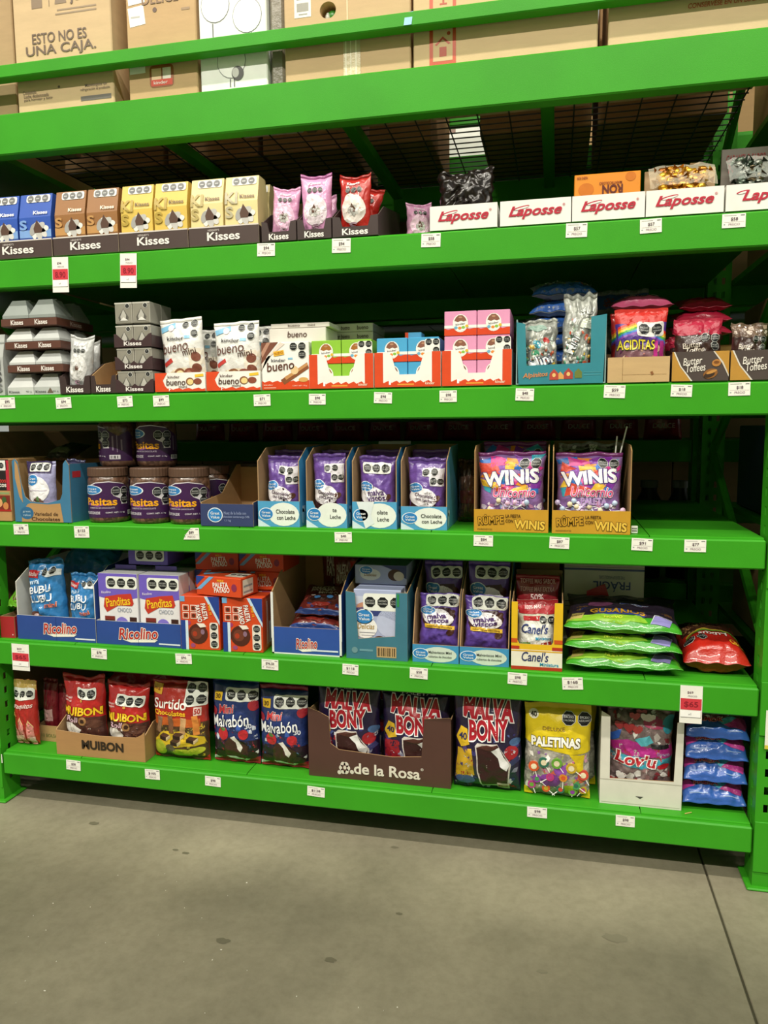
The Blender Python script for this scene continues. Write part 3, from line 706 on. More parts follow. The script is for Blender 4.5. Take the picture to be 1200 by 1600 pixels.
# white trays with red script
WH = '#eceae4'; RS = '#b8203a'
def lap(label, x0, x1, inner='#d8d4cb'):
    k = .19/(x1-x0) if x1-x0 < .15 else 1
    return tray('white_tray', label, x0, x1, .008, ZC, .3, .066, .066, WH, inner, [T('Lapo' if k > 1 else 'Laposse', .5 if k == 1 else .62, .5, .74 if k == 1 else .64, .5, RS, b=.04, sh=.35), T('®', .9, .72, .035, .1, RS), E(.3, .7, .12, .05, RS, rot=12, ly=2), E(.31, .675, .1, .035, WH, rot=12, ly=3)], hs=.066, cat='display tray')
lap('white tray with red script under a black cellophane bag', 1.523, 1.712); lap('empty-looking white tray with red script between black bag and orange lid', 1.72, 1.911)
lap('white tray with red script under an orange lid', 1.914, 2.102); lap('white tray with red script full of gold sweets', 2.105, 2.298); lap('white tray with red script beside the upright post', 2.303, 2.437)
bag('cellophane_bag', 'crinkled black cellophane bag standing in a white tray', 1.538, 1.7, .024, ZC+.006, .165, .085, 'film:#1c1412', seed=21, wr=4.5, blunt=.4, low=.9, nu=34, nv=34)
bag('cellophane_bag', 'black cellophane bag slumped behind the empty-looking white tray', 1.735, 1.87, .14, ZC, .1, .08, 'film:#1c1412', seed=24, wr=2)
t = carton('orange_lid_box', 'orange printed box lid standing upside down in a white tray', 'box lid', 1.92, 2.096, .075, ZC+.004, .137, .06, '#e08a14', [T('RON', .58, .68, .3, .16, '#5b1d12', rot=180, b=.05), T('MANTECOLOSO', .55, .80, .34, .05, '#7a2a14', rot=180, b=.03), T('NUEVO RON', .12, .93, .16, .05, '#7a2a14', rot=180, b=.03), E(.18, .7, .12, .13, '#c9700c'), E(.85, .9, .08, .09, '#c9700c')])
def sweets(x0, x1, y0, y1, z0, z1, n, cols, parent, r=.014, seed=0, name='wrapped_sweet'):
    g = random.Random(seed); protos = []
    for k, c in enumerate(cols):
        m = MB(); m.blob((0, 0, 0), (r*1.25, r*.9, r*.9), c, k+seed, 8)
        for s in (-1, 1): m.add([(s*r*1.15, 0, 0), (s*r*2.0, -.3*r, .75*r), (s*r*2.05, .3*r, -.75*r)], [(0, 1, 2), (0, 2, 1)], c)
        o = m.build(name, parent, smooth=True); o.location = Vector((g.uniform(x0, x1), g.uniform(y0, y1), g.uniform(z0, z1))); protos.append(o)
    for i in range(n-len(cols)):
        o = protos[i % len(cols)].copy(); COL.objects.link(o); o.parent = parent
        o.location = (g.uniform(x0, x1), g.uniform(y0, y1), g.uniform(z0, z1)); o.rotation_euler = (g.uniform(0, 6), g.uniform(-.5, .5), g.uniform(0, 6))
def heap(name, label, x0, x1, yf, z, d, hf, hb, cols, n, film, r=.014, seed=0):
    """clear wrapped heap of sweets rising to the back"""
    t = thing(name, label, 'candy bag', ((x0+x1)/2, yf+d/2, z)); w = x1-x0; g = random.Random(seed); protos = []
    for k, c in enumerate(cols):
        m = MB(); m.blob((0, 0, 0), (r*1.3, r*.95, r*.95), c, k+seed, 8)
        for s in (-1, 1): m.add([(s*r*1.1, 0, 0), (s*r*2.0, -.3*r, .8*r), (s*r*2.05, .3*r, -.8*r)], [(0, 1, 2), (0, 2, 1)], c)
        protos.append(m.build('wrapped_sweet', t, smooth=True))
    rows = max(3, int(math.sqrt(n*.8))); cols_ = n//rows
    for i in range(n):
        a, b = (i % cols_+.5)/cols_, (i//cols_+.5)/rows
        if i < len(protos): o = protos[i]
        else: o = protos[g.randrange(len(protos))].copy(); COL.objects.link(o); o.parent = t
        o.location = ((a-.5)*(w-4.6*r)+g.uniform(-.006, .006), -d/2+r+b*(d-2*r), hf-r*1.2+(hb-hf)*b**.8+g.uniform(-.004, .004))
        o.rotation_euler = (g.uniform(0, 6), g.uniform(-.6, .6), g.uniform(0, 6))
    m = MB(); nx, ny = 22, 12; vs = []
    for j in range(ny+1):
        for i in range(nx+1):
            a, b = i/nx, j/ny; e = min(a, 1-a, .12)/.12
            vs.append(((a-.5)*w, -d/2+b*d, hf+r*.5*e+(hb-hf)*b**.8+.007*noise.noise((a*7+seed, b*6, seed))))
    m.add(vs, [(j*(nx+1)+i, j*(nx+1)+i+1, (j+1)*(nx+1)+i+1, (j+1)*(nx+1)+i) for j in range(ny) for i in range(nx)], film)
    m.build('film_cover', t, smooth=True)
    m = MB(); m.box(-w/2+.004, -d/2+.004, 0, w/2-.004, d/2, hf*.6, 'plain:#3a2a14'); m.build('inner_filling', t)
    return t
heap('sweet_heap', 'heap of gold wrapped sweets under clear film in white tray', 2.117, 2.287, .036, ZC+.004, .06, .075, .143, ['foil:#c8921e', 'foil:#e0b23a', 'foil:#a86f14', 'foil:#d89a2c', 'foil:#8a4f10'], 42, 'clear:#fff3d8', .013, 5)
carton('tray_lid', 'raised kraft lid behind the gold sweets', 'box lid', 2.11, 2.294, .115, ZC+.004, .144, .006, 'kraft:#b39670')
heap('sweet_heap', 'heap of dark green wrapped sweets under clear film beside the upright post', 2.316, 2.426, .036, ZC+.004, .06, .078, .15, ['foil:#4d5a4c', 'foil:#6b7468', 'foil:#39453c', 'foil:#8d9088', 'foil:#6a5d44'], 42, 'clear:#e8efe8', .013, 9)
carton('tray_lid', 'raised grey lid with faded red print behind the green sweets', 'box lid', 2.308, 2.432, .115, ZC+.004, .186, .006, 'paper:#6f675e', [T('CARAMELO SABOR', .5, .86, .8, .1, '#8a2a2a'), T('NARANJA', .5, .7, .7, .16, '#9a2a30', b=.03)])

# ================================================================== shelf D
ZD = SH['D']+.0045
gable('silver grey gable box with dark letters at the end of the shelf', .004, .094, '#b4b7b5', z=ZD, h=.2, specs=[T('KI', .55, .5, .6, .16, '#3b3c3e', b=.05), T('SS', .6, .3, .6, .16, '#4a4b4c', b=.05), T('ES', .6, .12, .6, .13, '#77797a', b=.05), R(0, .85, 1, .87, '#8d908e')], group=None)
def peak(label, x0, x1, yf, z, h, base='#c9cac8', d=.09, text=False):
    w = x1-x0-.002; t = thing('peaked_pack', label, 'candy pack', ((x0+x1)/2, yf+d/2, z), group='silver peaked packs')
    m = MB(); k = 'paper:'+base; lo = .36*h if text else .16*h
    for z0, z1, a0, a1 in ((0, lo, 1, 1), (lo, h, 1, .52)):
        v = [(sx*w/2*a, sy*d/2*a, zz) for a, zz in ((a0, z0), (a1, z1)) for sx, sy in ((-1, -1), (1, -1), (1, 1), (-1, 1))]
        m.add(v, [(0, 1, 5, 4), (1, 2, 6, 5), (2, 3, 7, 6), (3, 0, 4, 7), (4, 5, 6, 7), (3, 2, 1, 0)], k)
    m.build('body', t, fix=True)
    m = MB(); m.box(-w*.26, -.003, h, w*.26, .003, h+.004, 'foil:#8f9492', .001); m.build('top_fold', t)
    if text: put_specs(Face(w, lo, lambda u, v, e: (u-w/2, -d/2-e, v)), [T('Kisses', .26, .4, .4, .3, '#5a5a5c', b=.03), T('40 g', .82, .4, .22, .25, '#77777a')] + ([PG([(.5, .2), (.62, .9), (.74, .2)], '#6a5a4c', 2)] if text == 2 else []), t)
    return t
rows = ((0, .068, .103), (.098, .045, .115), (.173, .044, .11), (.247, .06, .1))
for r, (z0, h, xo) in enumerate(rows):
    if r:
        carton('pack_tray', 'thin brown tray in the silver pack stack, %s layer' % ('second', 'third', 'topmost')[r-1], 'display tray', xo-.004, xo+.204, .012, ZD+z0-.026, .024, .2, '#5e3a2e', [T('Kisses', .3, .5, .22, .62, '#efe6df', b=.035), T('Kisses', .73, .5, .22, .62, '#efe6df', b=.035)], side=[T('Kisses', .5, .5, .3, .6, '#b5a59c')], group='thin brown trays in the silver stack')
    for row in (0, 1):
        for i in (0, 1):
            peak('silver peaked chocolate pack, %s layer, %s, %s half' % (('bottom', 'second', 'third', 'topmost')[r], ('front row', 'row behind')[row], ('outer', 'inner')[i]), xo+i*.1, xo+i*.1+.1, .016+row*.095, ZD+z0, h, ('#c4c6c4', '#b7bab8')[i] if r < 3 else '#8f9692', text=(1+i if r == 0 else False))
m = None
ptray('narrow dark tray holding the silver pouch', .307, .416, .1, ZD); ptray('empty dark tray with tall kraft back', .42, .51, .15, ZD, 'kraft:#b08d62')
pouch('crumpled silver chocolate pouch with black seals', .318, .404, .016, .178, 'film:#c3c4c4', '#dddcdc', 31, z=ZD, ry=5)
pouch('crumpled silver chocolate pouch hidden behind the front silver one', .315, .39, .08, .17, 'film:#c3c4c4', '#dddcdc', 33, z=ZD, ry=3)
carton('kraft_box', 'kraft back card standing behind the empty dark tray', 'box', .43, .5, .2, ZD+.004, .162, .04, 'kraft:#b08d62')
bag('candy_pouch', 'blue and white pouch tucked behind the stack of grey boxes', .45, .53, .36, ZD, .19, .05, 'film:#4a56a8', [R(.1, .5, .9, .8, '#c9cbe0')], seed=34)
GB = [R(.06, .05, .94, .96, '#8d897e'), PG([(.5, .72), (.8, .3), (.74, .12), (.26, .12), (.2, .3)], '#5d5a55', 2), PG([(.5, .68), (.66, .4), (.62, .16), (.36, .16), (.32, .34)], '#b9b6ae', 3), PG([(.5, .3), (.78, .14), (.3, .14)], '#e4e2dc', 4), R(.0, .93, 1, 1, '#c5c2b8', 2), O(.74, .83, .13, '#e4e4df', 3), O(.74, .83, .11, '#1b1b1d', 4), T('1', .74, .83, .05, .12, '#e9e9e4')]
proto = None
for r in range(4):
    for i in range(2):
        for q in range(2):
            lab = 'small grey chocolate box with silver drop, %s layer, %s, %s side' % (('bottom', 'second', 'third', 'topmost')[r], ('front row', 'row behind')[q], ('silver pouch', 'white pouch')[i])
            x = .514+i*.062; z = ZD+.0025+r*.071; y = .014+q*.07
            if proto is None: proto = carton('grey_candy_box', lab, 'candy box', x, x+.06, y, z, .065, .066, '#a39f94', GB, group='small grey chocolate boxes'); 
            else: dup(proto, (x+.03, y+.033, z), lab)
    if r < 3:
        fp = [(0, 0), (1, 0), (1, .95), (.93, .9), (.75, .45), (.58, .45), (.5, .62), (.42, .45), (.25, .45), (.07, .9), (0, .95)]
        tray('pack_tray', 'dark wine tray under small grey boxes, %s layer' % ('bottom', 'second', 'third')[r], .51, .641, .008, ZD+r*.071, .155, .044, .04, '#3f2a2d', '#3f2a2d', [T('Kisses', .5, .24, .46, .28, '#e9e3e0', b=.035)], fpoly=fp, th=.002, hs=.036, cat='display tray')
# white pouches in red and white trays
def bueno_bag(label, x0, x1, yf, h, seed, **k):
    a = (x1-x0)/h
    sp = [R(.03, .84, .4, .92, '#7fb9dd', rot=12), O(.3, .87, .07, '#e9d9e2', 2), T('kinder', .4, .72, .42, .055, '#3a3536', b=.02, rot=-3), R(.62, .7, .75, .745, '#8cc3e2'), T('bueno', .38, .6, .66, .15, '#5c2f22', b=.0, sh=.12, rot=4), T('mini', .72, .515, .3, .085, '#4a2a20', rot=6), R(.05, .36, .3, .42, '#c23a34', rot=24), R(.07, .41, .2, .45, '#cfd3e6', 2, rot=24),
          E(.5, .2, .36, .1, '#e8d9bd', ly=0), E(.45, .2, .15, .1, '#8a5a3a', ly=2), E(.46, .19, .115, .075, '#ecd9a6', ly=3), E(.47, .19, .06, .04, '#f4ecd8', ly=4), E(.7, .2, .15, .085, '#8b4a38', rot=-20, ly=2), E(.68, .22, .06, .03, '#b27a66', ly=3, rot=-20), E(.85, .44, .1, .07, '#7b4433', rot=30, ly=2), E(.85, .28, .1, .065, '#7b4433', rot=-20, ly=2), R(.7, .06, 1, .56, '#e6dccb', 0)]
    sp += [SL(.64, .9, .08), SL(.84, .915, .085), SL(.85, .77, .085)]
    return bag('wafer_pouch', label, x0, x1, yf, ZD, h, .055, 'film:#eae8e4', sp, seed=seed, wr=.6, soft=.04, **k)
bueno_bag('white wafer pouch leaning beside the small grey boxes', .66, .805, .03, .222, 41, ry=-4)
bueno_bag('white wafer pouch standing beside the white and red box', .838, .988, .03, .207, 42, ry=-2)
bueno_bag('white wafer pouch half hidden behind the leaning one', .69, .812, .12, .2, 43); bueno_bag('white wafer pouch half hidden at the white and red box', .865, .992, .12, .205, 44)
def balls(cx, cy, s, a): return [E(cx, cy, s, s*a, '#8a5a3a', ly=2), E(cx+s*.1, cy-.02, s*.75, s*.72*a, '#ecd38e', ly=3), E(cx+s*1.9, cy, s*1.0, s*.8*a, '#8b4a38', ly=2)]
for i, (a, b) in enumerate(((.647, .818), (.822, 1.0))):
    tray('pouch_tray', 'red and white tray holding the %s white wafer pouch' % ('leaning', 'upright')[i], a, b, .008, ZD, .24, .058, .058, '#f1efe9', '#e3ded2', [PG([(0, 0), (.3, 0), (.2, .3), (.16, .6), (.25, 1), (0, 1)], '#dc4a24', 1), PG(zig(.1, 1, .14, .08, 14, 0), '#dc4a24', 2), T('kinder', .38, .78, .24, .14, '#5c3a34'), T('bueno', .42, .5, .38, .34, '#4c2a20', sh=.1), T('mini', .56, .25, .16, .14, '#4c2a20'), R(.8, .76, .97, .9, '#eec33a', 2, rot=5), T('F', .3, .12, .04, .18, '#fff')] + balls(.7, .52, .08, 2.6), hs=.056, cat='display tray')
carton('wafer_box', 'white wafer box with red torn base and chocolate bar picture', 'candy box', 1.004, 1.155, .012, ZD, .141, .2, '#f1efea',
  [PG(zig(0, 1, .17, .03, 18, 0), '#d9471f', 1), PG([(0, 1), (.36, 1), (.12, .72), (0, .4)], '#7a4a3a', 1), PG([(.12, 1), (.2, 1), (.02, .68), (0, .8)], '#b98a74', 2), PG([(.4, 1), (.5, .96), (.2, .72), (.12, .72), (.0, .42), (0, .55)], '#e7d9cc', 2), R(.26, .72, .48, .82, '#ecb63a', 3, rot=8), T('NUEVO', .37, .77, .18, .05, '#a6641c', rot=8, b=.03), T('kinder', .36, .62, .3, .065, '#4c4a52', b=.02), R(.56, .63, .66, .67, '#8cc3e2'), T('bueno', .4, .5, .58, .19, '#5c2f22', sh=.12, rot=5), PG([(.4, .2), (.48, .1), (1.0, .44), (.96, .56)], '#8a5230', 2), PG([(.48, .26), (.52, .2), (.98, .5), (.96, .55)], '#c9935c', 3), E(.7, .4, .08, .09, '#e7c795', ly=4), E(.88, .2, .1, .05, '#d9a85e', ly=3), T('kinder', .14, .1, .2, .03, '#f6d6c6'), T('CONT. NET. 172 g', .8, .07, .3, .03, '#f6d6c6'), R(.04, .03, .3, .045, '#f0b9a2', 3)]
  + [SL(.68, .9, .085), SL(.86, .9, .085), SL(.86, .73, .085)], top=[R(.1, .1, .9, .9, '#dcd8d0')])
for i, (x0, x1, y, h) in enumerate(((1.006, 1.19, .075, .046), )):
    if i == 0: carton('wafer_case', 'open pale wafer case lying behind the white and red box', 'candy box', x0, x1, y, ZD+.143, h, .13, '#d9d4cb', [T('bueno', .5, .6, .34, .4, '#4b2c22', sh=.1)])
carton('wafer_case', 'pale wafer carton lid resting on the open case', 'box lid', 1.01, 1.2, .08, ZD+.191, .014, .12, '#d8d3c9', [T('bueno', .4, .5, .2, .5, '#4b2c22'), T('mini', .7, .5, .12, .4, '#4b2c22')], top=[T('bueno', .3, .4, .3, .2, '#4b2c22')])
for k in range(8):
    carton('wafer_case', 'flat pale wafer box piled behind the lime green box, tier %s' % ('one lowest', 'two', 'three', 'four', 'five', 'six', 'seven', 'eight on top')[k], 'candy box', 1.145, 1.3, .235, ZD+.0275*k, .0265, .17, '#d9d4cb', [T('kinder bueno', .3, .5, .4, .5, '#3b2a24'), T('bueno', .78, .5, .24, .5, '#3b2a24')], group='flat wafer boxes piled at the back')
# egg boxes
def egg_specs(col, cap, ctxt):
    return [R(0, .3, 1, .42, '#f2efea', 1), PG(zig(0, 1, .27, .05, 9, 0), '#d9451f', 2), E(.5, .5, .24, .37, '#f4f1ea', ly=3), E(.5, .5, .2, .33, '#d8b49a', ly=3), E(.5, .48, .2, .31, '#f5f3ee', ly=4), PG([(.32, .6), (.36, .74), (.44, .83), (.56, .83), (.64, .74), (.68, .6), (.6, .56), (.52, .6), (.42, .55)], cap, 5),
            T('kinder', .5, .47, .3, .08, '#5a5358', rot=6, ly=5), E(.36, .32, .055, .06, '#6fb0cf', ly=5), E(.48, .3, .055, .06, '#e38a3c', ly=5), E(.59, .33, .055, .06, '#8bc04a', ly=5), E(.7, .38, .05, .06, '#e0b83e', ly=5), E(.5, .74, .06, .04, '#b98a6c', ly=6)]
def egg_set(col, cname, x0, x1, top, cap='#8a5a48'):
    w = (x1-x0-.01)/2; proto = None
    lv = 3 if top else 2
    for r in range(lv):
        for i in range(2):
            for q in range(2):
                x = x0+.005+i*w; z = ZD+.0045+r*.069; y = .0135+q*.1
                lab = '%s egg toy box, %s layer, %s, %s half' % (cname, ('bottom', 'second', 'topmost')[r], ('front row', 'row behind')[q], ('first', 'second')[i])
                if proto is None: proto = carton('egg_box', lab, 'candy box', x+.001, x+w-.001, y, z, .068, .097, col, egg_specs(col, cap, cname), group=cname+' egg boxes')
                else: dup(proto, (x+w/2, y+.0485, z), lab)
                if r == 1 and q == 0 and i == 1:
                    pass
    fp = [(0, 0), (1, 0), (1, 1.0), (.8, 1.0), (.74, .92), (.68, .5), (.62, .36), (.38, .36), (.32, .5), (.26, .92), (.2, 1.0), (0, 1.0)]
    t = tray('egg_tray', 'red and white cut-out display box around the %s egg boxes' % cname, x0, x1, .008, ZD, .216, .1, .1, '#f2efe8', '#f0ece4', [R(0, 0, .13, 1, '#da4a22', 1), R(.87, 0, 1, 1, '#da4a22', 1), PG(zig(.1, .9, .15, .06, 20, 0), '#da4a22', 2), T('kinder', .84, .1, .14, .08, '#f6e6d0'), R(.22, .07, .25, .19, '#fff', 3), R(.35, .05, .6, .09, '#e9a03c', 3)], fpoly=fp, th=.002, hs=.1)
    put_specs(Face(x1-x0, .138, lambda u, v, e: (u-(x1-x0)/2, -.216/2+.005-e-.002, v)), [PG(rrect(.76, .66, .985, .985, .03, 1.45), '#f2efe8', 3), SL(.82, .92, .05), SL(.93, .92, .05), SL(.93, .75, .05)], t)
egg_set('#8fc63a', 'lime green', 1.157, 1.354, False, '#a86a2c'); egg_set('#4aa6d6', 'sky blue', 1.358, 1.554, False); egg_set('#e59ac0', 'pink', 1.558, 1.756, True)
carton('egg_box', 'single sky blue box lying on top at the back of the blue set', 'candy box', 1.43, 1.48, .11, ZD+.14, .028, .06, '#5aa9d0', [R(0, 0, .2, 1, '#d9451f')])
# teal carton with clear bags
TL = '#2f8391'
fp = [(.03, 0), (.97, 0), (1, 1.0), (.83, .97), (.83, .3), (.12, .28), (.1, .9), (0, .93)]
tray('teal_carton', 'teal display carton with small painted houses full of clear bags', 1.768, 2.012, .008, ZD, .3, .186, .17, TL, '#86a5a2', [T('Alpinitos', .22, .13, .28, .09, '#d8874a', b=.02, sh=.25, rot=4), PG([(.38, .06), (.38, .15), (.43, .22), (.48, .15), (.48, .06)], '#b5483c', 2), PG([(.54, .07), (.54, .16), (.59, .23), (.64, .16), (.64, .07)], '#a8433c', 2), PG([(.66, .08), (.66, .17), (.7, .22), (.74, .17), (.74, .08)], '#6d7a3a', 2), PG([(.46, .12), (.5, .18), (.54, .12), (.54, .07), (.48, .07)], '#d9a05a', 1), E(.43, .13, .02, .03, '#e6c07a', ly=3), E(.59, .14, .02, .03, '#e6c07a', ly=3), R(.76, .12, .95, .13, '#4d98a3'), R(.76, .16, .95, .17, '#4d98a3')], fpoly=fp, side=[(0, .18), (1, .18)])
def candies(n, cols, seed, r=.008, vmax=.62):
    def ex(t, fc):
        g = random.Random(seed); m = MB()
        for i in range(n):
            u, v = g.uniform(.1, .9), g.uniform(.06, vmax); p = fc.fn(u*fc.w, v*fc.h, -.003)
            m.blob(p, (r*g.uniform(.7, 1.3), r*.7, r*g.uniform(.7, 1.2)), cols[i % len(cols)], g.random()*9, 6)
        o = m.build('candies', t, smooth=True); o['kind'] = 'stuff'
    return ex
CC = ['film:#d9dad2', 'film:#c6cbc2', 'film:#e6e2d6', 'film:#c96b4a', 'film:#4a8a6a', 'film:#d9b04a', 'film:#eeeeea', 'film:#b9bdb4']
bag('clear_bag', 'clear bag of pale wrapped sweets with slanted lettering in teal carton', 1.787, 1.884, .02, ZD, .178, .07, 'milky:#c3c6be', [T('Mini', .5, .33, .7, .16, '#e9edf2', rot=22, b=.03, out='#27406a', ob=.08), E(.42, .6, .12, .07, '#3a9ab0', rot=20), E(.36, .45, .12, .06, '#3f8f6a'), E(.7, .66, .09, .05, '#b83a3a'), E(.4, .86, .3, .05, '#8ba59a')] + clut(51, .05, .05, .95, .7, 70, ['#d9dcd4', '#eef0ea', '#b9c4bc', '#7fa08a', '#c9563a', '#e2c24a', '#8fa8b8', '#4a6a5a'], .06), seed=51, wr=2.2, extra=candies(46, CC, 1), ry=-1)
bag('clear_bag', 'tall clear bag of sweets with narrow neck in teal carton', 1.889, 1.98, .022, ZD, .245, .075, 'milky:#cdd0c8', [T('Mini', .3, .42, .55, .12, '#e9edf2', rot=62, b=.02, out='#2b3a3a', ob=.06), T('4U', .68, .8, .4, .09, '#dfe3de', rot=-12, out='#555', ob=.04), R(.58, .6, .95, .7, '#e9efe2', 2, rot=-12), E(.72, .18, .1, .06, '#c8552e'), E(.9, .2, .1, .06, '#d0472e'), E(.76, .1, .16, .06, '#3a2c22')] + clut(52, .05, .05, .95, .75, 70, ['#d9dcd4', '#eef0ea', '#b9c4bc', '#7fa08a', '#c9563a', '#e2c24a', '#8fa8b8', '#4a6a5a'], .06), seed=52, wr=2.5, extra=candies(50, CC, 2, vmax=.5), ry=2)
for k in range(6):
    bag('blue_clear_bag', 'blue and clear bag lying in the pile over the teal carton, tier %s' % ('one', 'two', 'three', 'four', 'five', 'six on top')[k], 1.79+.008*(k % 3), 1.982+.01*(k % 2), .103-.001*k, ZD+.022+.047*k, .17, .047, 'film:#8e9499', [R(0, .0, 1, .2, '#2f5fae'), R(0, .2, 1, .26, '#1f3f80'), R(.1, .3, .9, .5, 'milky:#b0b2aa'), T('Mini', .4, .42, .4, .1, '#e8eaf0', out='#27406a', ob=.06), E(.8, .4, .1, .12, '#b0452e'), R(.55, .2, .8, .42, '#2a5aa8')] + clut(60+k, 0, .02, 1, .6, 34, ['#c9ccc8', '#3a6ab8', '#9aa0a4', '#e2e2de', '#b0502e', '#274a8a'], .07), rx=-72, seed=60+k, wr=1.3, blunt=.4, low=.62, rz=(-4, 5, -2, 3, -6, 4)[k])
bag('blue_clear_bag', 'clear bag with blue seal slumped beside the pile behind the rainbow bag', 1.99, 2.16, .33, ZD, .31, .06, 'milky:#a9aca6', [R(0, .8, 1, .95, '#3a5a96'), E(.3, .86, .12, .06, '#8a3a2e')], seed=67, wr=2, rx=-6)
# rainbow bag
tray('kraft_carton', 'low plain kraft carton holding the rainbow bag', 2.017, 2.178, .008, ZD, .26, .068, .1, 'kraft:#c2a273', specs=[R(.24, .06, .245, .95, '#8d6e46'), R(.24, .3, .95, .31, '#a9895c'), R(.7, .28, .74, .42, '#8a5a34', 2, rot=20)], hs=.066)
RB = ['#d8352a', '#e8892c', '#efd23a', '#4aa84a', '#3a78c8', '#7a3aa0']
arc = []
for i, c in enumerate(RB):
    y = .83-i*.03
    arc.append(PG([(0, y-.1), (.2, y-.03), (.45, y), (.7, y-.05), (1, y-.16), (1, y-.2), (.7, y-.085), (.45, y-.035), (.2, y-.065), (0, y-.135)], c, 1))
bag('rainbow_bag', 'glossy red candy bag with a rainbow arc and yellow lettering', 2.034, 2.174, .022, ZD, .197, .06, 'film:#7d5560', [R(0, .8, 1, 1, '#c22a22', 0), R(0, .5, 1, .8, '#52348a', 0)] + arc + [T('ACIDITAS', .4, .5, .74, .13, '#e9d23a', b=.02, out='#2d5a2a', ob=.07), R(.76, 0, .84, .55, '#c02a8a'), R(.88, 0, .96, .55, '#a8287a'), E(.6, .2, .1, .06, '#e3b838', ly=2)] + clut(71, .03, .02, .97, .45, 40, ['#c9a08a', '#b87c6a', '#8a4a5a', '#e0c2a8', '#a8645a', '#5a2a4a'], .06) + seals(.68, .71, .12, 2, plate='#d9d6d2', asp=.7), seed=71, wr=1.4, extra=candies(40, ['film:#c9a08a', 'film:#b87c6a', 'film:#e0c2a8', 'film:#a8645a'], 4, vmax=.3, r=.007))
bag('rainbow_bag', 'red rainbow candy bag standing behind the front rainbow bag', 2.03, 2.17, .12, ZD, .2, .06, 'film:#b02a26', arc, seed=72)
bag('pink_bag', 'pink clear-topped bag lying flat above the rainbow bags', 2.03, 2.2, .1, ZD+.217, .16, .05, 'film:#c8567e', [R(.05, .25, .95, .8, 'milky:#b59a98'), T('GOMITAS', .5, .3, .6, .1, '#e9d6da')], seed=73, rx=-80, blunt=.4, low=.62)
# toffee cartons
def toffee(label, x0, x1, near=False):
    arcs = [PG([(0, 0), (0, 1), (.02, 1), (.14, .5), (.34, 0)], '#b9893a', 1), PG([(.02, 1), (.045, 1), (.165, .5), (.37, .0), (.34, 0), (.14, .5)], '#d9d4ca', 2), PG([(1, 1), (.74, 1), (.9, .62), (1, .2)], '#b9893a', 1), PG([(.715, 1), (.74, 1), (.9, .62), (1, .2), (1, .12), (.88, .58)], '#cfc8bc', 2)]
    sp = arcs+[T('Butter', .36, .68, .34, .24, '#ece6dc', sh=.25, rot=6, b=.01), T('Toffees', .42, .45, .34, .26, '#ece6dc', sh=.25, rot=6, b=.01), E(.78, .6, .08, .12, '#b47a3c', rot=12, ly=3), E(.78, .62, .05, .05, '#7a4a22', ly=4), E(.68, .24, .13, .16, '#8a5a2c', rot=20, ly=3), E(.66, .2, .1, .09, '#3b2a20', rot=20, ly=4), E(.7, .3, .1, .05, '#c08a48', rot=20, ly=5)]
    if near:
        f = .15/(x1-x0); q = []
        for e in sp:
            if e[0] == 'p': q.append(PG([(min(a*f, 1), b) for a, b in e[1]], e[2], e[3])) if e[1][0][0] < .1 else 0
            elif e[0] == 't': q.append(e[:2] + (e[2]*f, e[3], e[4]*f) + e[5:])
            elif e[1]*f+e[3]*f < 1: q.append(e[:1] + (e[1]*f, e[2], e[3]*f) + e[4:])
        sp = q
    return tray('toffee_carton', label, x0, x1, .008, ZD, .28, .078, .12, '#4b403d', 'kraft:#b5914f', sp, hs=.074)
toffee('dark toffee carton with ochre corners beside the kraft carton', 2.184, 2.327); toffee('dark toffee carton with ochre corners next to the upright post', 2.331, 2.437, True)
def tbag(label, x0, x1, yf, h, top, seed, **k):
    return bag('toffee_bag', label, x0, x1, yf, ZD, h, .06, 'film:#3a2420', [R(0, .74, 1, 1, top, 0), T('Butter', .34, .57, .4, .09, '#d9cfc2', sh=.2, rot=5), T('Toffee', .4, .49, .4, .09, '#d9cfc2', sh=.2, rot=5)] + ([] if top[0] == '#' else clut(seed, 0, .74, 1, .97, 16, ['#a89080', '#5a4438', '#c4b4a8'], .09, 1)) + [SL(.62, .69, .1), SL(.84, .69, .1), SL(.84, .55, .1)], seed=seed, wr=1.6, **k)
tbag('dark toffee bag with a red top in its carton', 2.19, 2.316, .022, .165, '#a81f3c', 74); tbag('dark toffee bag with brown clear top next to the post', 2.338, 2.43, .024, .15, 'milky:#8a7060', 75)
tbag('dark toffee bag in second row of the carton under the crimson pile', 2.19, 2.316, .1, .128, '#a81f3c', 79); tbag('dark toffee bag in third row of the carton under the crimson pile', 2.19, 2.316, .19, .128, '#a81f3c', 80)
for k in range(3):
    bag('red_bag', 'crimson toffee bag piled behind the toffee carton, %s' % ('lowest', 'middle', 'top one')[k], 2.2+.01*k, 2.36, .12+.01*k, ZD+.137+.037*k, .15, .037, 'film:#a51f3a', [R(.1, .3, .9, .5, '#8a1830')], rx=-76, seed=76+k, wr=1.0, blunt=.4, low=.62)

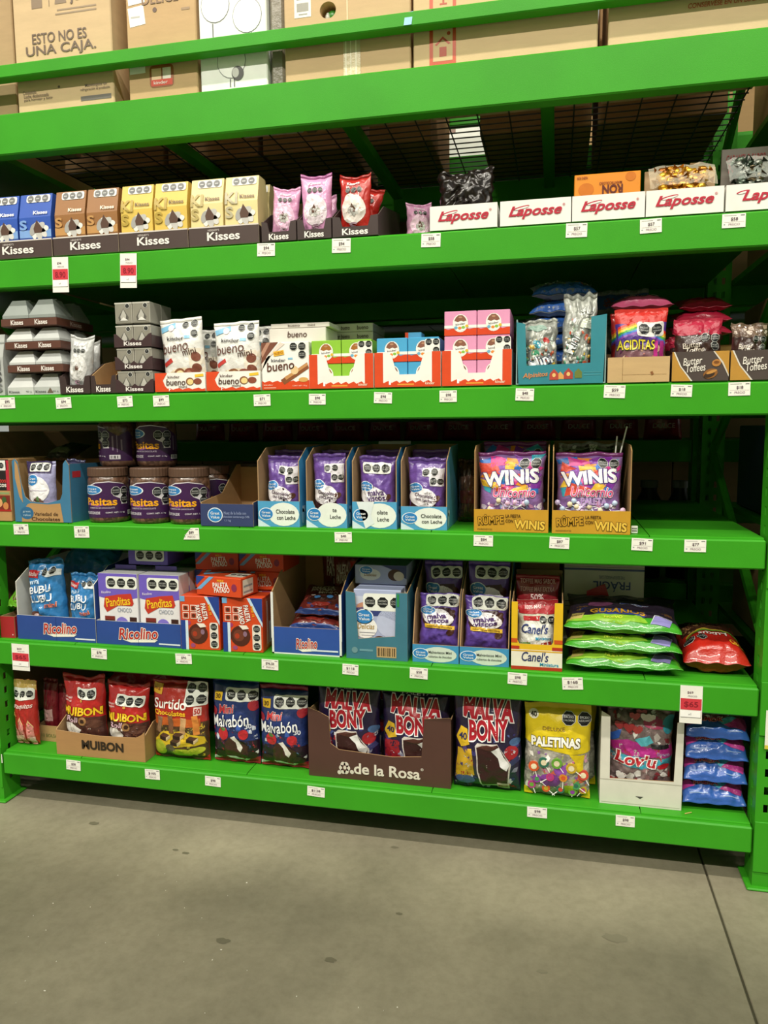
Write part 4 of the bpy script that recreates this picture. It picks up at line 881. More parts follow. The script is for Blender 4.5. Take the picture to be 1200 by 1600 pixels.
# ================================================================== shelf E
ZE = SH['E']+.0045
carton('snack_carton', 'kraft carton with red black printed panel at the shelf end', 'candy box', .004, .092, .012, ZE, .21, .25, 'kraft:#b48a58', [R(0, .5, 1, 1, '#231c1c', 1), R(.86, .5, 1, .98, '#b8283a', 2), PG(rrect(.0, .82, .9, .98, .06, .6), '#e6e6e2', 2), SL(.35, .9, .12), SL(.68, .9, .12), T('Frutos', .55, .66, .6, .07, '#c23a34', b=.03), T('secos', .6, .58, .5, .05, '#eee6dc', b=.03), R(.3, .44, .95, .47, '#8aa06a'), R(.25, .18, .97, .42, '#7a2a1e', 1), E(.5, .3, .14, .07, '#d9a06a', ly=3), E(.72, .34, .1, .06, '#3c5a2c', ly=3), E(.78, .25, .12, .06, '#c9824a', ly=4), R(.0, .16, 1, .19, '#a8231e', 2)])
fp = [(0, 0), (1, 0), (1, .9), (.95, .98), (.9, .92), (.86, .45), (.82, .36), (.75, .34), (.6, .3), (.3, .32), (.2, .4), (.15, .6), (.1, .95), (.05, 1.0), (0, .96)]
tray('torn_carton', 'torn blue and kraft carton printed Variedad de Chocolates', .105, .32, .012, ZE, .3, .212, .2, '#3f789c', 'kraft:#a98658', [PG([(.12, 0), (.86, 0), (.84, .14), (.82, .3), (.6, .28), (.3, .3), (.24, .28), (.14, .16)], 'kraft:#b28a58', 1), PG([(.1, .4), (.16, .3), (.14, .6), (.1, .9), (.05, .98), (.04, .7)], 'kraft:#b28a58', 1), E(.22, .14, .12, .1, '#2f6690', ly=2), T('great', .22, .16, .14, .035, '#a9c4d6'), T('value', .22, .11, .14, .035, '#a9c4d6'), T('Variedad de', .56, .13, .42, .055, '#4a2f1f', b=.01), T('Chocolates', .55, .05, .5, .055, '#4a2f1f', b=.02)], fpoly=fp, side=[(0, .195), (1, .19)], rside=[R(.05, .7, .2, .8, '#b8323c')])
GVO = lambda cx, cy, rx, ry: [E(cx, cy, rx*1.12, ry*1.12, '#e8eef2', ly=2), E(cx, cy, rx, ry, '#2f7fc0', ly=3), T('Great', cx, cy+ry*.28, rx*1.3, ry*.42, '#f2f6f8', ly=4), T('Value', cx, cy-ry*.32, rx*1.3, ry*.42, '#f2f6f8', ly=4)]
bag('chocolate_pouch', 'pale lilac and navy chocolate pouch in the torn carton', .13, .24, .03, ZE, .198, .05, 'film:#9d9cc4', [R(0, .8, .9, 1, '#3b3058', 0), PG([(0, .3), (.25, .02), (1, .0), (1, .3), (.7, .12), (.3, .2)], '#2e2438', 1), E(.45, .52, .42, .22, '#ecebf0', ly=1), R(.15, .5, .8, .51, '#a89ab0', 2), E(.5, .25, .22, .14, '#6a4a40', ly=2), E(.5, .33, .07, .08, '#5a7a4a', ly=3)] + GVO(.28, .68, .2, .09) + seals(.5, .9, .11, 3, asp=.56), seed=81, wr=.7)
bag('chocolate_pouch', 'navy chocolate pouch leaning inside the torn carton', .228, .298, .088, ZE, .2, .05, 'film:#4a4a72', [R(.5, .3, .95, .6, '#b9bcd6')] + GVO(.7, .65, .22, .1), seed=82, ry=4)
bag('chocolate_pouch', 'dark chocolate pouch lying on top at the back of torn carton', .12, .215, .13, ZE+.205, .16, .05, 'film:#2e2620', [R(.1, .1, .9, .3, '#6a6a52')], seed=83, rx=-75)
# jars of chocolate raisins
def choc_mat():
    m = bpy.data.materials.new('raisin_jar_plastic'); m.use_nodes = True; N = m.node_tree.nodes; L = m.node_tree.links; b = N['Principled BSDF']
    tc = N.new('ShaderNodeTexCoord'); v = N.new('ShaderNodeTexVoronoi'); v.inputs['Scale'].default_value = 75; L.new(tc.outputs['Object'], v.inputs['Vector'])
    r = N.new('ShaderNodeValToRGB'); r.color_ramp.elements[0].color = lin('#7d5c48'); r.color_ramp.elements[1].color = lin('#452c20'); r.color_ramp.elements[1].position = .9
    L.new(v.outputs['Color'], r.inputs['Fac']); L.new(r.outputs['Color'], b.inputs['Base Color']); b.inputs['Roughness'].default_value = .3; b.inputs['Coat Weight'].default_value = .7
    p = N.new('ShaderNodeBump'); p.invert = True; p.inputs['Strength'].default_value = .5; p.inputs['Distance'].default_value = .004; L.new(v.outputs['Distance'], p.inputs['Height']); L.new(p.outputs['Normal'], b.inputs['Normal'])
    return m
MC['raisin:x'] = choc_mat()
def jar(label, x, y, z, rz, r=.066, h=.181):
    t = thing('raisin_jar', label, 'jar', (x, y, z), rz=rz, group='jars of chocolate raisins')
    m = MB(); m.lathe([(0, 0), (r*.9, 0), (r*.985, .006), (r, .016), (r, h*.72), (r*.985, h*.78), (r*.94, h*.83), (r*.9, h*.85)], 'raisin:x', 36); jb = m.build('body', t, smooth=True)
    m = MB(); n = 72; pr = [(r*.96, h*.84), (r*.98, h*.85), (r*.98, h*.985), (r*.95, h), (0, h)]
    m.lathe(pr, 'plain:#5a4132', n)
    m.v = [((x_*(1.012 if (i//len(pr)) % 2 else 1), y_*(1.012 if (i//len(pr)) % 2 else 1), z_)) for i, (x_, y_, z_) in enumerate(m.v)]
    m.build('lid', t)
    wl = 2*PI*r*.62; lh = h*.66; z0 = h*.1
    fc = Face(wl, lh, lambda u, v, e: ((r+e*.6)*math.sin((u-wl/2)/r), -(r+e*.6)*math.cos((u-wl/2)/r), z0+v), True, .009)
    put_specs(fc, [PG([(0, 0), (1, 0), (1, .7), (.95, .85), (.82, .7), (.62, .94), (.45, 1.0), (.28, .97), (.12, .84), (0, .8)], '#3d1c4a', 0), PG([(.0, .8), (.12, .84), (.28, .97), (.45, 1.0), (.62, .94), (.66, .9), (.6, .93), (.45, .975), (.28, .945), (.13, .81), (0, .77)], '#d9d4dc', 1), PG([(.02, .45), (.3, .36), (.55, .42), (.3, .3), (.02, .38)], '#8a4aa0', 1),
       T('Pasitas', .33, .44, .42, .2, '#f0a81e', b=.035), T('CUBIERTAS DE CHOCOLATE', .34, .27, .34, .04, '#cfc0d6'), T('CHOCOLATE CON LECHE', .2, .13, .26, .07, '#e9e2ee', b=.02), T('CONT. NET. 1.1 kg', .52, .13, .24, .05, '#e9e2ee', b=.02), R(.7, .05, .84, .17, '#e6e2ea', 2), R(.72, .07, .73, .15, '#222', 3), R(.745, .07, .75, .15, '#222', 3), R(.765, .07, .78, .15, '#222', 3), R(.8, .07, .81, .15, '#222', 3),
       R(.74, .3, .76, .7, '#8a7a92', 1), R(.8, .25, .81, .72, '#8a7a92', 1), R(.85, .3, .87, .6, '#8a7a92', 1), PG([(.5, .78), (.66, .78), (.7, .36), (.6, .36), (.6, .5), (.5, .6)], '#d9d4dc', 1)] + GVO(.2, .76, .15, .12) + [SL(.535, .72, .062), SL(.65, .72, .062), SL(.645, .5, .062)], jb)
    return t
j0 = jar('raisin jar in front next to the torn carton', .418, .082, ZE, 44)
def jd(label, x, y, z, rz): dup(j0, (x, y, z), label, rz=rz)
jd('raisin jar in front, the middle of three', .575, .082, ZE, 38); jd('raisin jar in front next to the navy tray', .713, .085, ZE, 34)
for i, x in enumerate((.44, .576, .713)): jd('raisin jar in the second row behind ' + ('the first jar', 'the middle jar', 'the third jar')[i], x, .24, ZE, 20+17*i)
jd('raisin jar in shade behind the torn carton', .3, .392, ZE, 60)
jd('raisin jar on top tier showing its label', .557, .162, ZE+.1825, 26); jd('raisin jar on top tier turned to its barcode', .413, .165, ZE+.1825, -42)
jd('raisin jar in shade behind the navy tray', .80, .41, ZE, 30); jd('raisin jar in shade behind the navy tray corner', .95, .43, ZE, 10)
tray('navy_tray', 'low navy and kraft tray, nearly empty, beside the raisin jars', .785, .963, .012, ZE, .32, .07, .17, '#34406a', 'kraft:#b08d62', GVO(.28, .5, .13, .3) + [T('Nuez de la India con', .66, .6, .42, .13, '#8d9ac0'), T('chocolate semiamargo 54%', .68, .42, .5, .13, '#8d9ac0'), T('1.1 kg', .52, .25, .12, .11, '#8d9ac0')], side=[(0, .075), (.5, .09), (.9, .18), (1, .18)])
# four tall purple-bag cartons
PUR = 'film:#6a4a9c'
def gvcarton(label, x0, x1, hf, torn, hb=.25):
    w = x1-x0; fp = [(0, 0), (1, 0), (1, 1), (0, 1)]
    sp = [E(.62, .49, .37, .46, '#e7eee6', ly=1), PG([(.0, .3), (.3, .0), (.0, .0)], '#cfe2ea', 1)] + GVO(.2, .5, .16, .22)
    if torn == 1: fp = [(0, 0), (1, 0), (1, .9), (.8, .92), (.62, .8), (.4, .86), (.25, .66), (.16, 1), (0, 1)]; sp += [T('te', .7, .66, .1, .12, '#3a3a3a'), T('Leche', .72, .42, .26, .15, '#3a3a3a')]
    elif torn == 2: sp += [T('olate', .68, .62, .24, .15, '#3a3a3a'), T('Leche', .7, .36, .26, .15, '#3a3a3a'), PG([(.1, 1), (.5, 1), (.42, .5), (.5, .2), (.3, .0), (.2, .5)], '#dfe8ea', 3)]
    else: sp += [T('Chocolate', .66, .6, .44, .16, '#3a3a3a', b=.02), T('con Leche', .68, .36, .44, .15, '#3a3a3a', b=.02)]
    return tray('chocolate_carton', label, x0, x1, .025, ZE, .26, hf, hb, '#4f9fcb', 'kraft:#a3835c', sp, fpoly=fp, side=[(0, hb*.82), (.3, hb*.98), (1, hb)], rside=[E(.12, .4, .06, .3, '#9cc9e0'), R(.1, .55, .2, .8, '#d9e4ea')])
def gvbag(label, x0, x1, h, seed, v, **k):
    a = (x1-x0)/h
    sp = [PG([(.02, .15), (.5, .1), (.78, .3), (.74, .5), (.4, .58), (.1, .5)], '#3a2226', 1), E(.42, .43, .4, .14, '#e9e6ec', ly=2, rot=-8)] + GVO(.2, .57, .2, .065)
    if v == 0: sp += [T('Chocolate', .46, .46, .52, .05, '#4a2a4a', b=.02, rot=-6, ly=4), T('con Leche', .46, .4, .46, .045, '#4a2a4a', b=.02, rot=-6, ly=4)]
    else: sp += [T('malva', .5, .49, .46, .08, '#4a2a6a', b=.03, rot=4, ly=4), T('viscos', .5, .41, .5, .075, '#4a2a6a', b=.03, rot=4, ly=4), T('mini', .62, .34, .2, .04, '#4a2a6a', b=.04, rot=4, ly=4)]
    if v == 1: sp += seals(.5, .83, .12, 3, asp=a)
    else: sp += [PG([(.4, .86), (.98, .86), (.98, .6), (.62, .6), (.6, .73), (.4, .75)], '#d9d6de', 2), SL(.5, .8, .1), SL(.73, .8, .1), SL(.72, .67, .1), SL(.9, .67, .09)]
    sp += [E(.85, .12, .12, .08, '#5a3424', rot=20, ly=1), E(.8, .42, .12, .04, '#5b3a30', rot=30, ly=2)]
    return bag('purple_bag', label, x0, x1, .045, ZE, h, .065, PUR, sp, seed=seed, wr=1.5, **k)
gx = ((.974, 1.111), (1.133, 1.263), (1.28, 1.418), (1.431, 1.57))
gl = ('beside the navy tray', 'with torn front lip', 'with pale scuffed lip', 'at the end of the purple row')
for i, (a, b) in enumerate(gx):
    gvcarton('tall blue and white chocolate carton ' + gl[i], a, b, (.08, .082, .082, .07)[i], (0, 1, 2, 0)[i])
    gvbag('purple chocolate bag in the tall carton ' + gl[i], a+.012, b-.011, (.215, .222, .215, .21)[i], 90+i, (0, 0, 1, 0)[i], ry=(1, -1.2, 0, .6)[i])
    bag('purple_bag', 'second purple bag behind, in the tall carton ' + gl[i], a+.01, b-.008, .13, ZE, .232, .06, PUR, [R(.45, .88, .6, .92, '#2b1f45')], seed=100+i)
carton('white_card', 'white card standing at the back of the scuffed-lip carton', 'card', 1.3, 1.41, .3, ZE+.02, .24, .004, '#c9cac2')
bag('brown_bag', 'dark brown clear bag in shade between purple row and mustard carton', 1.578, 1.645, .2, ZE, .2, .07, 'milky:#5a3a2a', [R(.1, .3, .9, .5, '#4a1a14')], seed=105)
# mustard cartons with lollipop bags
def winis(label, x0, x1):
    return tray('mustard_carton', label, x0, x1, .016, ZE, .3, .066, .258, '#c6952a', 'kraft:#a07d4e', [T('RÛMPE', .23, .56, .34, .42, '#c6952a', b=.035, out='#4a3014', ob=.11, rot=4), T('LA FIESTA', .53, .72, .2, .14, '#4a3014', b=.03), T('CON', .48, .5, .1, .14, '#4a3014', b=.03), T('WINIS', .75, .34, .4, .36, '#e8bf4a', b=.05, out='#4a3014', ob=.1, rot=-3), T('INGREDIENTES', .15, .12, .2, .06, '#5a4020')], side=[(0, .235), (.12, .25), (1, .256)], kind='ink')
def wbag(label, x0, x1, yf, h, seed, **k):
    a = (x1-x0)/h; g = random.Random(seed)
    pal = ['#2f6fc0', '#c83a8a', '#e08a2c', '#7a2f98', '#3aa0b8', '#d04a3a', '#8a4ab0', '#e2b83c']
    sp = [PG([(x+g.uniform(-.1, .1), y+g.uniform(-.05, .05)) for x, y in ((q[0]-.12, q[1]-.05), (q[0]+.12, q[1]-.04), (q[0]+.1, q[1]+.05), (q[0]-.08, q[1]+.05))], pal[i % 8], i % 2) for i, q in enumerate([(.15+.17*(i % 5), .88-.09*(i//5)) for i in range(25)])]
    sp = [PG([(min(max(x, 0), 1), min(max(y, .38), .97)) for x, y in q[1]], q[2], q[3]) for q in sp]
    sp += [T('WINIS', .5, .68, .84, .17, '#f1f0f0', b=.06, out='#3a2a7a', ob=.11, rot=5, ly=3), T('Unicornio', .55, .49, .66, .12, '#d8447e', b=.02, out='#f2e9f2', ob=.08, sh=.2, ly=4), T('PALETA', .58, .37, .4, .08, '#b58ad0', b=.03, out='#f2eef6', ob=.07, ly=4), SL(.7, .86, .08), SL(.87, .86, .08)] + clut(seed, .03, .02, .97, .36, 60, ['#d9cfe4', '#b8a0cc', '#e8dcec', '#c88ab4', '#8f9cc8', '#6a4a88', '#f0e9f2'], .06)
    def ex(t, fc):
        gg = random.Random(seed+1)
        for i in range(20):
            u, v = gg.uniform(.08, .92), gg.uniform(.06, .33); p = Vector(fc.fn(u*fc.w, v*fc.h, .0)); m = MB()
            ang = gg.uniform(0, PI); q = Vector((math.cos(ang), -.1, math.sin(ang)*.7))*.024
            m.tube(p-q, p+q, .0016, 'ink:#ece9ee', 5); m.blob(p+q*1.1, (.0085, .004, .0085), ('film:#c9b8e0', 'film:#e0b8d4', 'film:#b8cce6', 'film:#e6d9b4')[i % 4], i, 8); m.build('lollipop', t, smooth=True)
    return bag('lollipop_bag', label, x0, x1, yf, ZE, h, .075, 'film:#8d6aa8', sp, seed=seed, wr=1.5, crimp='film:#7a2f72', extra=ex, **k)
winis('mustard yellow lollipop carton beside the purple bags', 1.651, 1.864); winis('mustard yellow lollipop carton with loose sticks poking out', 1.874, 2.089)
wbag('bright unicorn lollipop bag in the carton beside the purple bags', 1.658, 1.854, .032, .228, 111); wbag('bright unicorn lollipop bag in the carton with loose sticks', 1.882, 2.07, .032, .225, 112, rx=-4)
wbag('unicorn lollipop bag in second row near the purple bags', 1.664, 1.852, .128, .255, 113)
bag('lollipop_bag', 'white and black lollipop bag crumpled behind the unicorn bag', 1.888, 2.072, .15, ZE, .25, .08, 'milky:#bdb9b4', [R(0, .7, .3, .9, '#b8862c'), R(.3, .72, .9, .92, '#33302c'), R(.4, .78, .8, .86, '#8a8f7c', 2)] + clut(114, 0, .6, 1, .97, 40, ['#3a352e', '#d8d4cc', '#a8842c', '#7a8068', '#e6e4de'], .07, 1), seed=114, wr=4)
for i, (x, tl) in enumerate(((2.048, 4), (2.058, 12))):
    t = thing('lollipop', 'loose lollipop with upright white stick in mustard carton, %s stick' % ('shorter', 'longer')[i], 'lollipop', (x, .1, ZE+.2), ry=tl)
    m = MB(); m.tube((0, 0, 0), (0, 0, .075+.03*i), .0022, 'ink:#e6e6e0', 6); m.build('stick', t)
    m = MB(); m.blob((0, 0, -.01), (.013, .011, .013), 'film:#b9a9c9', 3, 8); m.build('candy_ball', t, smooth=True)
carton('paper_slip', 'small striped paper slip lying on the deck by the mustard carton', 'paper slip', 2.094, 2.112, .045, ZE, .022, .004, '#e6e6e0', [R(.1, .6, .9, .7, '#555'), R(.1, .3, .9, .4, '#555')])

# ================================================================== shelf F
ZF = SH['F']+.0045
NAVY = '#2b4a94'
def ricolino(cx, cy, w, h): return [T('Ricolino', cx, cy, w, h, '#b8322c', b=.03, sh=.2, out='#f2ece2', ob=.09, rot=3), PG([(cx-w*.42, cy-h*.62), (cx+w*.5, cy-h*.5), (cx+w*.42, cy-h*.72), (cx-w*.2, cy-h*.85)], '#f2ece2', 2)]
tray('red_carton', 'low red carton at the shelf end with a green bag', .004, .06, .03, ZF, .25, .076, .08, '#a8262c', 'kraft:#b08d62', [O(.86, .16, .04, '#e9cfcf')], hs=.076)
bag('green_bag', 'bright green candy bag lying in the red carton', .006, .064, .035, ZF+.1, .16, .06, 'film:#6cb52c', [R(.5, .2, .9, .5, '#cfd8b8'), E(.6, .12, .2, .08, '#5a3a22')], rx=-62, seed=121, blunt=.4, low=.62)
tray('blue_carton', 'blue display carton of marshmallow bags with red script at shelf end', .072, .376, .03, ZF, .3, .084, .26, NAVY, '#d9d6cb', ricolino(.55, .52, .42, .42) + [R(.74, .1, .99, .16, '#dfe4ee'), R(.5, .02, .503, .98, '#1f3874', 3)], side=[(0, .2), (.3, .25), (1, .26)])
def bubu(label, x0, x1, h, seed, **k):
    return bag('blue_bag', label, x0, x1, .045, ZF, h, .075, 'film:#2f7ab8', [R(.06, .78, .42, .87, '#b8232c', rot=-10), T('Ricolino', .24, .825, .3, .045, '#f0dada', rot=-10, b=.03), T('mini', .3, .73, .3, .05, '#c7dcee', b=.03), T('BUBU', .42, .63, .62, .09, '#eef2f6', b=.025, rot=4), T('LUBU', .44, .51, .62, .09, '#eef2f6', b=.025, rot=4), T('mini', .7, .42, .3, .06, '#d9603a', b=.03, rot=6, out='#f2e6de', ob=.05), E(.3, .27, .2, .07, '#5a3328', rot=-16, ly=2), E(.33, .28, .1, .03, '#e6c8c8', rot=-16, ly=3), E(.7, .22, .1, .05, '#c24a5a', ly=2), PG([(.45, .86), (.98, .86), (.98, .78), (.6, .78)], '#d9dee2', 2), SL(.58, .84, .09), SL(.78, .85, .09)], seed=seed, wr=2.6, **k)
bubu('shiny blue marshmallow bag tipped in the blue carton end', .1, .245, .265, 122, ry=-3); bubu('shiny blue marshmallow bag beside the purple gummy boxes', .252, .36, .225, 123, ry=1)
bag('blue_bag', 'shiny blue marshmallow bag lying at the back of the blue carton', .12, .34, .16, ZF+.2, .2, .08, 'film:#2f7ab8', [T('BUBU', .42, .63, .62, .09, '#eef2f6', b=.025), T('LUBU', .44, .51, .62, .09, '#eef2f6', b=.025)], seed=124, rx=-50, wr=3)
tray('blue_tray', 'low blue tray with red script under the purple gummy boxes', .38, .69, .03, ZF, .2, .08, .08, NAVY, '#c9c6ba', ricolino(.5, .52, .46, .46) + [R(.74, .1, .99, .16, '#dfe4ee'), R(.5, .02, .503, .98, '#1f3874', 3)], hs=.08)
PS = [R(0, .7, 1, 1, '#6f5cc0', 0), PG([(0, .7), (1, .7), (1, .66), (.5, .6), (0, .66)], '#6f5cc0', 0)] + seals(.6, .87, .12, 3, asp=.62) + [T('Ricolino', .2, .73, .24, .035, '#e9e0f2', rot=5), PG([(.12, .52), (.16, .66), (.5, .7), (.84, .72), (.9, .58), (.86, .54), (.5, .54), (.2, .44)], '#c23a2a', 2), T('Panditas', .5, .6, .62, .12, '#f0c52a', b=.022, rot=7, ly=4), T('CHOCO', .66, .48, .36, .06, '#7a8296', b=0), R(.14, .22, .4, .38, '#3a1f1c', 2), R(.14, .33, .4, .385, '#7a2a24', 3), R(.78, .22, .96, .38, '#3a1f1c', 2), O(.58, .28, .16, '#7d6fc8', 2), T('GOMITAS', .58, .3, .22, .025, '#e6e2f4')]
pb = carton('gummy_box', 'white and purple gummy bear box beside the blue bags', 'candy box', .388, .532, .04, ZF+.004, .236, .07, '#e6e4e8', PS)
dup(pb, (.612, pb.location.y, ZF+.004), 'white and purple gummy bear box beside the orange boxes')
for i, x in enumerate((.46, .612)): dup(pb, (x, pb.location.y+.075, ZF+.004), 'gummy bear box in second row, ' + ('blue bag', 'orange box')[i] + ' side')
for b_, s in ((.388, 'tab on the first'), (.54, 'tab on the second')): carton('box_tab', 'purple cardboard %s gummy box' % s, 'box tab', b_+.02, b_+.1, .112, ZF+.241, .016, .002, '#6a57b4')
carton('gummy_box', 'purple gummy box stacked on top behind the front ones', 'candy box', .457, .605, .117, ZF+.258, .06, .12, '#6f5cc0', seals(.55, .55, .11, 3, asp=2.6))
# orange lollipop boxes
OR = '#d2481f'
def clown(w, h): return [T('PALETA', .64, .74, .44, .09, '#f2e6de', b=.05, rot=-78, out='#5a2a6a', ob=.09), T('PAYASO', .48, .7, .46, .09, '#f2e6de', b=.05, rot=-78, out='#5a2a6a', ob=.09)]
OS = [R(0, 0, .14, .55, '#25418f', 1), R(.12, 0, .19, .55, '#cfe0ee', 2), PG([(.7, 1), (1, 1), (1, .55)], '#25418f', 1), PG([(.62, 1), (.7, 1), (1, .55), (1, .47)], '#bcd8ec', 2), PG([(.0, 1), (.12, 1), (.12, .9), (0, .9)], '#6fa8d6', 2)] + \
     [R(.06+.2*(i % 2), .72-.14*(i//2), .22+.2*(i % 2), .84-.14*(i//2), '#f0e2d4', 2) for i in range(4)] + [R(.075+.2*(i % 2), .735-.14*(i//2), .205+.2*(i % 2), .825-.14*(i//2), '#b8452a', 3) for i in range(4)] + [E(.14+.2*(i % 2), .78-.14*(i//2), .045, .035, '#5a2a1a', ly=4) for i in range(4)] + \
     [T('PALETA', .62, .72, .4, .085, '#f2e6de', b=.05, rot=-80, out='#5a2a6a', ob=.09), T('PAYASO', .47, .68, .42, .085, '#f2e6de', b=.05, rot=-80, out='#5a2a6a', ob=.09), T('MINI 10', .76, .76, .26, .04, '#f0b02c', b=.04, rot=-80),
      E(.44, .3, .25, .19, '#4f261c', ly=2), PG([(.4, .5), (.5, .42), (.66, .44), (.6, .5)], '#ece2d6', 3), E(.4, .31, .14, .11, '#6e3a2a', ly=3), E(.36, .3, .06, .05, '#a83a22', ly=4), E(.56, .34, .05, .05, '#8a6a80', ly=4), E(.3, .08, .06, .04, '#9a4a7a', ly=1), E(.2, .5, .06, .04, '#9a3a6a', ly=1), PG(rrect(.74, .04, .96, .52, .05, .78), '#e4dcd0', 2), SL(.85, .44, .095), SL(.85, .28, .095), SL(.85, .12, .095)]
OSIDE = [R(.3, .05, .9, .95, '#e07a4a'), R(.4, .1, .5, .9, '#f0c8b0', 2), R(.6, .1, .8, .5, '#f4e9de', 2)]
ob = carton('lollipop_box', 'orange chocolate lollipop box in front beside the purple boxes', 'candy box', .692, .826, .028, ZF, .178, .1, OR, OS, side=OSIDE, rz=3)
dup(ob, (.906, .08, ZF), 'orange chocolate lollipop box in front beside the open blue carton', rz=3)
for i, x in enumerate((.76, .906)): dup(ob, (x, .19, ZF), 'orange lollipop box in second row behind the one ' + ('by the purple boxes', 'by the open carton')[i], rz=0)
OLS = [T('PALETA', .55, .6, .34, .26, '#f2ece6', b=.04, rot=4), T('PAYASO', .58, .34, .34, .26, '#f2ece6', b=.04, rot=4), PG([(0, .3), (.3, 1), (.4, 1), (.1, .3)], '#6fa8d6', 1), PG([(0, .5), (.2, 1), (.0, 1)], '#25418f', 1), T('MINI', .55, .82, .14, .12, '#f0b02c', b=.03), E(.85, .5, .06, .2, '#8a2f50', ly=1)]
carton('lollipop_box', 'orange lollipop box lying crosswise on the front orange boxes', 'candy box', .755, .925, .024, ZF+.182, .062, .1, OR, OLS, side=[R(.1, .1, .7, .9, '#e9dccb'), R(.15, .2, .65, .3, '#999', 2), R(.15, .5, .65, .6, '#999', 2)], top=[PG(rrect(.55, .2, .95, .8, .05, 1), '#e4dcd0', 1), SL(.65, .5, .06), SL(.78, .5, .06), SL(.9, .5, .06), PG([(0, .4), (.4, 1), (.5, 1), (.1, .2)], '#6fa8d6', 2)], rz=-10)
lb = None
for k in range(3):
    for i in range(2):
        lab = 'orange lollipop box in the rear pile, %s layer, %s pile' % (('lowest', 'second', 'top')[k], ('purple box side', 'open carton side')[i])
        x = .768+i*.16+.004*(k % 2); z = ZF+.182+k*.062
        if lb is None: lb = carton('lollipop_box', lab, 'candy box', x-.078, x+.078, .142, z, .061, .16, OR, OLS, group='orange lollipop boxes piled at the back')
        else: dup(lb, (x, .222, z), lab)
# open blue and white carton
t = tray('open_carton', 'open blue and white carton with deep kraft inside', 1.004, 1.236, .04, ZF, .34, .088, .3, '#2c4f9e', 'kraft:#b08d62', ricolino(.5, .42, .3, .36) + [R(0, 0, 1, .05, '#e2e4e2', 2), R(0, 0, .03, 1, '#e2e4e2', 2), R(.97, 0, 1, 1, '#e2e4e2', 2), R(.56, .16, .95, .22, '#d5dcec', 3)], side=[(0, .2), (.25, .25), (1, .3)])
for i, x in enumerate((1.0045, 1.231)):
    m = MB(); m.box(x-1.12-.002, -.17-.0012, .05, x-1.12+.006, -.17, .2, 'paper:#e2e4e2'); m.build('edge_trim', t)
def pbag(label, x0, x1, yf, z, h, seed, d=.06, **k):
    return bag('clown_lollipop_bag', label, x0, x1, yf, z, h, d, 'film:#6a2622', [T('PALETA', .4, .8, .5, .1, '#cfc4bc', b=.05), T('PAYASO', .42, .69, .54, .1, '#cfc4bc', b=.05), T('MINI', .5, .58, .3, .06, '#cfc4bc', b=.04), PG([(.72, .9), (.95, .9), (.84, .7)], '#c23a34', 2), E(.35, .4, .16, .1, '#2a1512'), E(.62, .42, .16, .1, '#2a1512'), E(.5, .4, .38, .26, '#4a231c', ly=0), E(.36, .42, .07, .05, '#3a6a9a', ly=3), E(.64, .43, .07, .05, '#3a6a9a', ly=3), E(.5, .2, .2, .06, '#8a2a22', ly=2), R(0, 0, 1, .08, '#27407f')] + clut(seed, 0, .05, 1, .6, 30, ['#8a3a30', '#3a1512', '#27407f', '#b8a8a0', '#5a1d18'], .08), seed=seed, wr=k.pop('wr', 2), **k)
pbag('dark red lollipop bag standing at the back of the open carton', 1.08, 1.215, .322, ZF, .31, 131, d=.045, wr=1.2); pbag('dark red lollipop bag standing before the back one by the carton side', 1.14, 1.226, .262, ZF, .29, 132, d=.045, wr=1.2)
for k in range(3): pbag('dark red lollipop bag lying inside the open carton, %s' % ('lowest', 'middle', 'on top')[k], 1.02+.02*k, 1.2+.012*k, .06+.012*k, ZF+.018+.047*k, .16, 133+k, d=.042, wr=.9, rx=-66, blunt=.4, low=.62)
# teal carton with pale blue boxes
fp = [(0, 0), (1, 0), (1, 1), (.82, 1), (.8, .36), (.2, .3), (.15, .98), (0, 1)]
GTE = '#3d7488'
bars = [R(.5, .04, .82, .2, 'kraft:#b9976a', 1)] + [R(.52+i*.029, .06, .52+i*.029+(.018, .009, .014)[i % 3], .18, '#4a3a28', 2) for i in range(10)]
tray('teal_carton', 'teal carton with barcode around pale blue cookie boxes', 1.252, 1.447, .036, ZF, .3, .214, .23, GTE, 'kraft:#a98a5c', bars + [O(.14, .13, .05, '#6a8f98'), R(.22, .12, .44, .15, '#6a98a6'), R(.835, .8, .87, .98, '#2f8a4a', 2)], fpoly=fp, side=[(0, .214), (.6, .25), (1, .29)], rside=[PG([(0, .2), (.4, .6), (.4, .4), (.1, .1)], '#5c90a0')])
COOK = [R(0, .78, 1, .9, '#c3c9de', 0), PG([(0, .72), (.5, .78), (1, .66), (1, .52), (.6, .62), (0, .6)], '#35407a', 1), E(.24, .44, .26, .16, '#ecebea', ly=2), T('Delicias', .26, .46, .36, .08, '#b0904a', sh=.2, ly=4), R(.12, .36, .46, .37, '#8a8a94', 3), R(.16, .32, .42, .33, '#8a8a94', 3), E(.78, .52, .3, .22, '#b9c0dc', ly=1), E(.2, .76, .14, .05, '#c08a72', rot=10), PG([(.5, 0), (1, 0), (1, .4), (.9, .1), (.6, .12)], '#35407a', 1)] + GVO(.22, .6, .18, .1) + seals(.62, .82, .125, 3, asp=.85) + sum([[E(cx, cy-.02, .12, .07, '#2f1c14', ly=4), E(cx, cy+.02, .12, .045, '#57382a', ly=5)] for cx, cy in ((.45, .18), (.62, .14), (.8, .16), (.55, .26), (.72, .25))], []) + [E(.68, .07, .1, .05, '#ddd3c6', ly=6), E(.68, .05, .1, .03, '#3a2418', ly=6)]
ck = carton('cookie_box', 'pale blue chocolate cookie box inside the teal barcode carton', 'candy box', 1.275, 1.425, .046, ZF+.004, .215, .055, '#a9b2d4', COOK)
dup(ck, (1.35, .135, ZF+.004), 'pale blue cookie box in second row of the teal carton')
